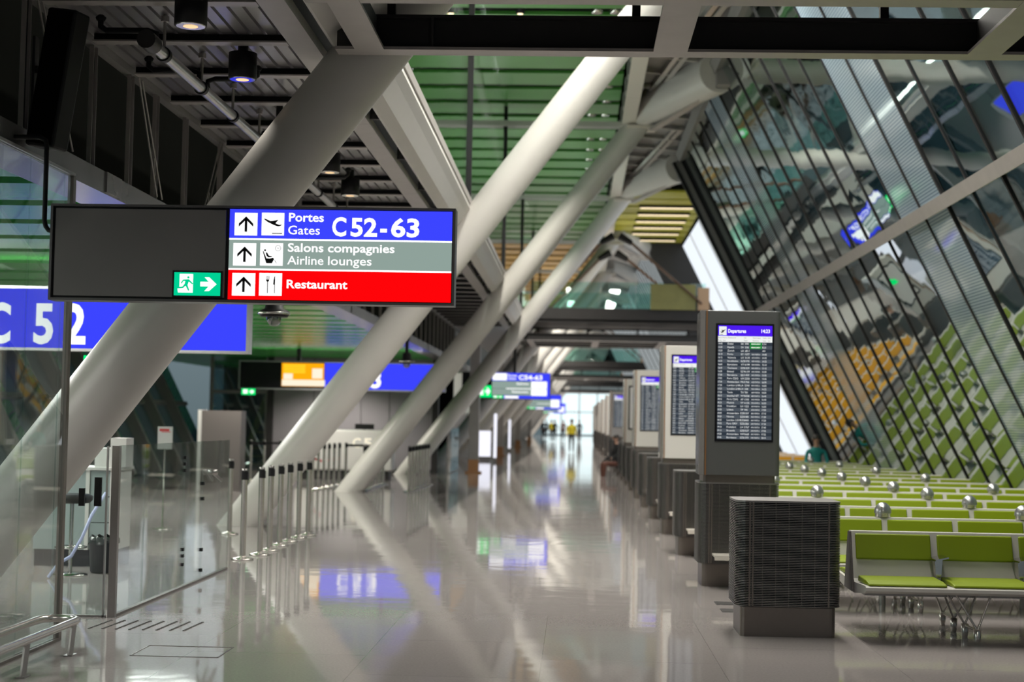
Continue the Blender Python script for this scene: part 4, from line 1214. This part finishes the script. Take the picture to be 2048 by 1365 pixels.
# ================================================================== PEOPLE
def skin_mesh(name, joints, edges, sub=1):
    me = bpy.data.meshes.new(name); me.from_pydata([j[0] for j in joints], edges, [])
    o = bpy.data.objects.new(name, me); COL.objects.link(o)
    m = o.modifiers.new('skin', 'SKIN'); m.use_smooth_shade = True
    for i, j in enumerate(joints):
        d = me.skin_vertices[0].data[i]; r = j[1]; d.radius = r if isinstance(r, tuple) else (r, r); d.use_root = (i == 0)
    sb = o.modifiers.new('sub', 'SUBSURF'); sb.levels = sub; sb.render_levels = sub
    bpy.context.view_layer.update()
    me2 = bpy.data.meshes.new_from_object(o.evaluated_get(bpy.context.evaluated_depsgraph_get()))
    bpy.data.objects.remove(o); me2.name = name
    return me2
def person(label, loc, rz, top, legs, seated=False, lean=0, vest=False, step=.22, bag=None, sleeve=None):
    """facing -Y"""
    t = thing('person', label, 'person', loc, rz)
    if not seated:
        hip = .90; st = step
        J = [((0, 0, .95), (.135, .10)), ((0, 0, 1.15), (.125, .10)), ((0, 0, 1.36), (.16, .11)), ((0, 0, 1.47), (.075, .07)), ((0, -.01, 1.54), .05),
             ((.09, 0, .88), .095), ((.10, -st * .6 - .03, .49), .062), ((.10, -st, .08), .042), ((.10, -st - .13, .035), .032),
             ((-.09, 0, .88), .095), ((-.10, st * .35 - .04, .49), .062), ((-.10, st, .10), .042), ((-.10, st - .12, .04), .032),
             ((.20, 0, 1.40), .055), ((.25, .03 + st * .3, 1.13), .043), ((.25, -.08 + st * .4, .90), .034),
             ((-.20, 0, 1.40), .055), ((-.25, .03 - st * .2, 1.13), .043), ((-.25, -.12 - st * .3, .91), .034)]
        hz = 1.63; hy = -.01
    else:
        J = [((0, 0, .54), (.15, .11)), ((0, .03, .76), (.125, .10)), ((0, .02, .98), (.16, .11)), ((0, .0, 1.09), (.075, .07)), ((0, -.02, 1.16), .05),
             ((.10, -.05, .52), .095), ((.12, -.43, .52), .064), ((.12, -.47, .09), .042), ((.12, -.60, .035), .032),
             ((-.10, -.05, .52), .095), ((-.12, -.43, .53), .064), ((-.12, -.42, .09), .042), ((-.12, -.55, .035), .032),
             ((.20, .02, 1.02), .055), ((.26, -.06, .77), .043), ((.16, -.28, .68), .034),
             ((-.20, .02, 1.02), .055), ((-.26, -.06, .77), .043), ((-.16, -.28, .66), .034)]
        hz = 1.25; hy = -.03
    nk = 4
    # head on the neck, wrists continued by palms
    J += [((0, hy, hz - .02), (.068, .078)), ((0, hy + .005, hz + .06), (.078, .092)), ((0, hy + .005, hz + .12), (.05, .06))]
    E = [(0, 1), (1, 2), (2, 3), (3, 4), (4, 19), (19, 20), (20, 21), (0, 5), (5, 6), (6, 7), (7, 8), (0, 9), (9, 10), (10, 11), (11, 12), (2, 13), (13, 14), (14, 15), (2, 16), (16, 17), (17, 18)]
    for w in (15, 18):
        p = Vector(J[w][0]); d = (p - Vector(J[w - 1][0])).normalized()
        pi = len(J); J.append((tuple(p + d * .06), (.030, .016))); E.append((w, pi))
        side = d.cross(Vector((0, 1, 0))).normalized()
        for k, (o_, ln) in enumerate(((-.024, .07), (-.008, .08), (.008, .075), (.024, .06))):
            J.append((tuple(p + d * (.085) + Vector((0, o_, 0))), .009)); E.append((pi, len(J) - 1))
            J.append((tuple(p + d * (.085 + ln * .8) + Vector((0, o_, 0)) - side * .012), .008)); E.append((len(J) - 2, len(J) - 1))
        J.append((tuple(p + d * .05 + Vector((0, -.045, 0))), .009)); E.append((w, len(J) - 1))
    me = skin_mesh('body', J, E)
    names = [legs, top, 'skin', sleeve or top, 'rubber']
    for n_ in names: me.materials.append(M[n_])
    base = .95 if not seated else .56
    for f in me.polygons:
        c = f.center; f.use_smooth = True
        hip_z = (.97 if not seated else .60)
        armx = abs(c.x) > .19
        neck = J[4][0][2] - .05
        if c.z > neck: k = 2
        elif armx and (Vector(c) - Vector(J[15 if c.x > 0 else 18][0])).length < (.05 if False else .10) and (Vector(c) - Vector(J[14 if c.x > 0 else 17][0])).length > .22: k = 2
        elif (armx and c.z > .6) or (seated and armx): k = 3
        elif c.z > hip_z or (seated and c.y > -.06 and c.z > .6): k = 1
        elif c.z < .075: k = 4
        else: k = 0
        f.material_index = k
    o = bpy.data.objects.new('body', me); COL.objects.link(o); o.parent = t
    # face: nose, ears and eyes belong to the head; hair is a cap of its own
    hc = hz + .05
    hm = MB()
    n = 14
    for i in range(6):
        pass
    hm.lathe([(.001, .115), (.05, .105), (.085, .06), (.097, .0), (.094, -.04)], 18)
    hm.v = [(p[0] * .93, p[1] * 1.1 + .012, p[2] + (.035 if p[1] < -.02 and p[2] < .06 else 0) - (.04 if p[1] > .03 and p[2] < .02 else 0)) for p in hm.v]
    h = hm.build('hair', 'hair_dark', t); h.location = (0, hy + .006, hc + .005)
    fm = MB()
    fm.prism([(-.012, -.022), (.012, -.022), (.006, .03), (-.006, .03)], -.112, -.088, 'y')
    for sgn in (-1, 1): fm.lathe([(.0, -.028), (.014, -.02), (.018, .01), (.0, .03)], 8, (sgn * .082, .01, .0))
    f_ = fm.build('nose_and_ears', 'skin', t); f_.location = (0, hy, hc - .005)
    em = MB()
    for sgn in (-1, 1): em.lathe([(.0, -.007), (.010, .0), (.0, .007)], 8, (sgn * .030, -.088, .022))
    em.box(-.022, .022, -.091, -.084, -.045, -.039)
    e_ = em.build('eyes_and_mouth', 'hair_dark', t); e_.location = (0, hy, hc - .005)
    if vest:
        v = MB(); seg = 20; prof_ = [(.20, .150, .98), (.195, .145, 1.2), (.215, .145, 1.34), (.17, .12, 1.44), (.10, .09, 1.47)]
        vv = [(a * math.cos(2 * PI * k / seg), b * math.sin(2 * PI * k / seg), z) for a, b, z in prof_ for k in range(seg)]
        v.add(vv, [(i * seg + k, i * seg + (k + 1) % seg, (i + 1) * seg + (k + 1) % seg, (i + 1) * seg + k) for i in range(len(prof_) - 1) for k in range(seg)], True)
        v.build('vest', 'vest_yellow', t)
    return t
person('person in a bright yellow vest and dark trousers walking towards the camera', (-.17, 84, 0), 0, 'cloth_black', 'cloth_grey', vest=True, sleeve='vest_yellow')
person('person in dark clothing, left one of a pair by the far columns', (-3.05, 150, 0), .3, 'cloth_dark', 'cloth_dark', step=.08)
person('person in dark clothing, right one of a pair by the far columns', (-2.7, 147, 0), -.3, 'cloth_black', 'cloth_dark', step=.12)
person('person in black walking with a yellow high visibility vest, mid hall', (-1.95, 130, 0), 0, 'cloth_black', 'cloth_black', vest=True, sleeve='cloth_black')
person('person in black walking just left of the yellow vested walker', (-1.65, 128, 0), 0, 'cloth_black', 'cloth_dark')
person('person in dark red and black walking behind the yellow vested walker', (-1.0, 136, 0), 0, 'cloth_brown', 'cloth_dark')
person('person in dark clothing walking right of the yellow vested walker', (.36, 130, 0), 0, 'cloth_dark', 'cloth_black')
c = copy_tree(cab1); c.location = (1.66, 44.65, 0); relabel(c, 'ribbed cabinet with low shelf behind the poster totem')
person('person in black sitting on the low shelf beside the far cabinets', (1.28, 47.6, -.14), -1.2, 'cloth_black', 'cloth_brown', seated=True)
person('person in a teal top sitting on a far bench by the glass', (5.75, 37.60, .02), 0, 'cloth_teal', 'cloth_black', seated=True)

# small recessed lamps in the dark joints of the green ceiling
cl0 = None
for k, y in enumerate([26.41, 30.84, 32.35, 33.86, 35.37, 36.88, 38.39, 39.90, 41.41, 42.92, 44.43, 47.45]):
    lab = 'small round lamp in a dark joint of the green ceiling, %s from the top' % ORD[k]
    if cl0 is None:
        cl0 = thing('recessed_lamp', lab, 'lamp', (.42, y, 8.6), group='recessed lamps in the green ceiling')
        for dx in (-.16, .16):
            r_ = MB().lathe([(.07, .0), (.10, .0), (.10, .12), (.07, .12)], 20, (dx, 0, 0)).build('trim_ring', 'chrome', cl0)
            MB().lathe([(.0, .05), (.065, .05)], 16, (dx, 0, 0)).build('bulb', 'e_warm', r_)
        MB().box(-.3, .3, -.05, .05, .12, .22).build('housing', 'black', cl0)
        refresh()
    else: c = copy_tree(cl0); c.location.y = y; relabel(c, lab)
for k, (x, lab) in enumerate(((-1.05, 'bright yellow ceiling spot at the top edge between two columns'), (-2.25, 'bright yellow ceiling spot beside the thick slanted column top'))):
    t = thing('ceiling_spot', lab, 'lamp', (x, 26.41, 8.58))
    MB().lathe([(.05, .0), (.08, .02), (.08, .24)], 20).build('housing', 'black', t); MB().lathe([(.0, -.004), (.05, -.004)], 16).build('bulb', 'e_lamp', t)
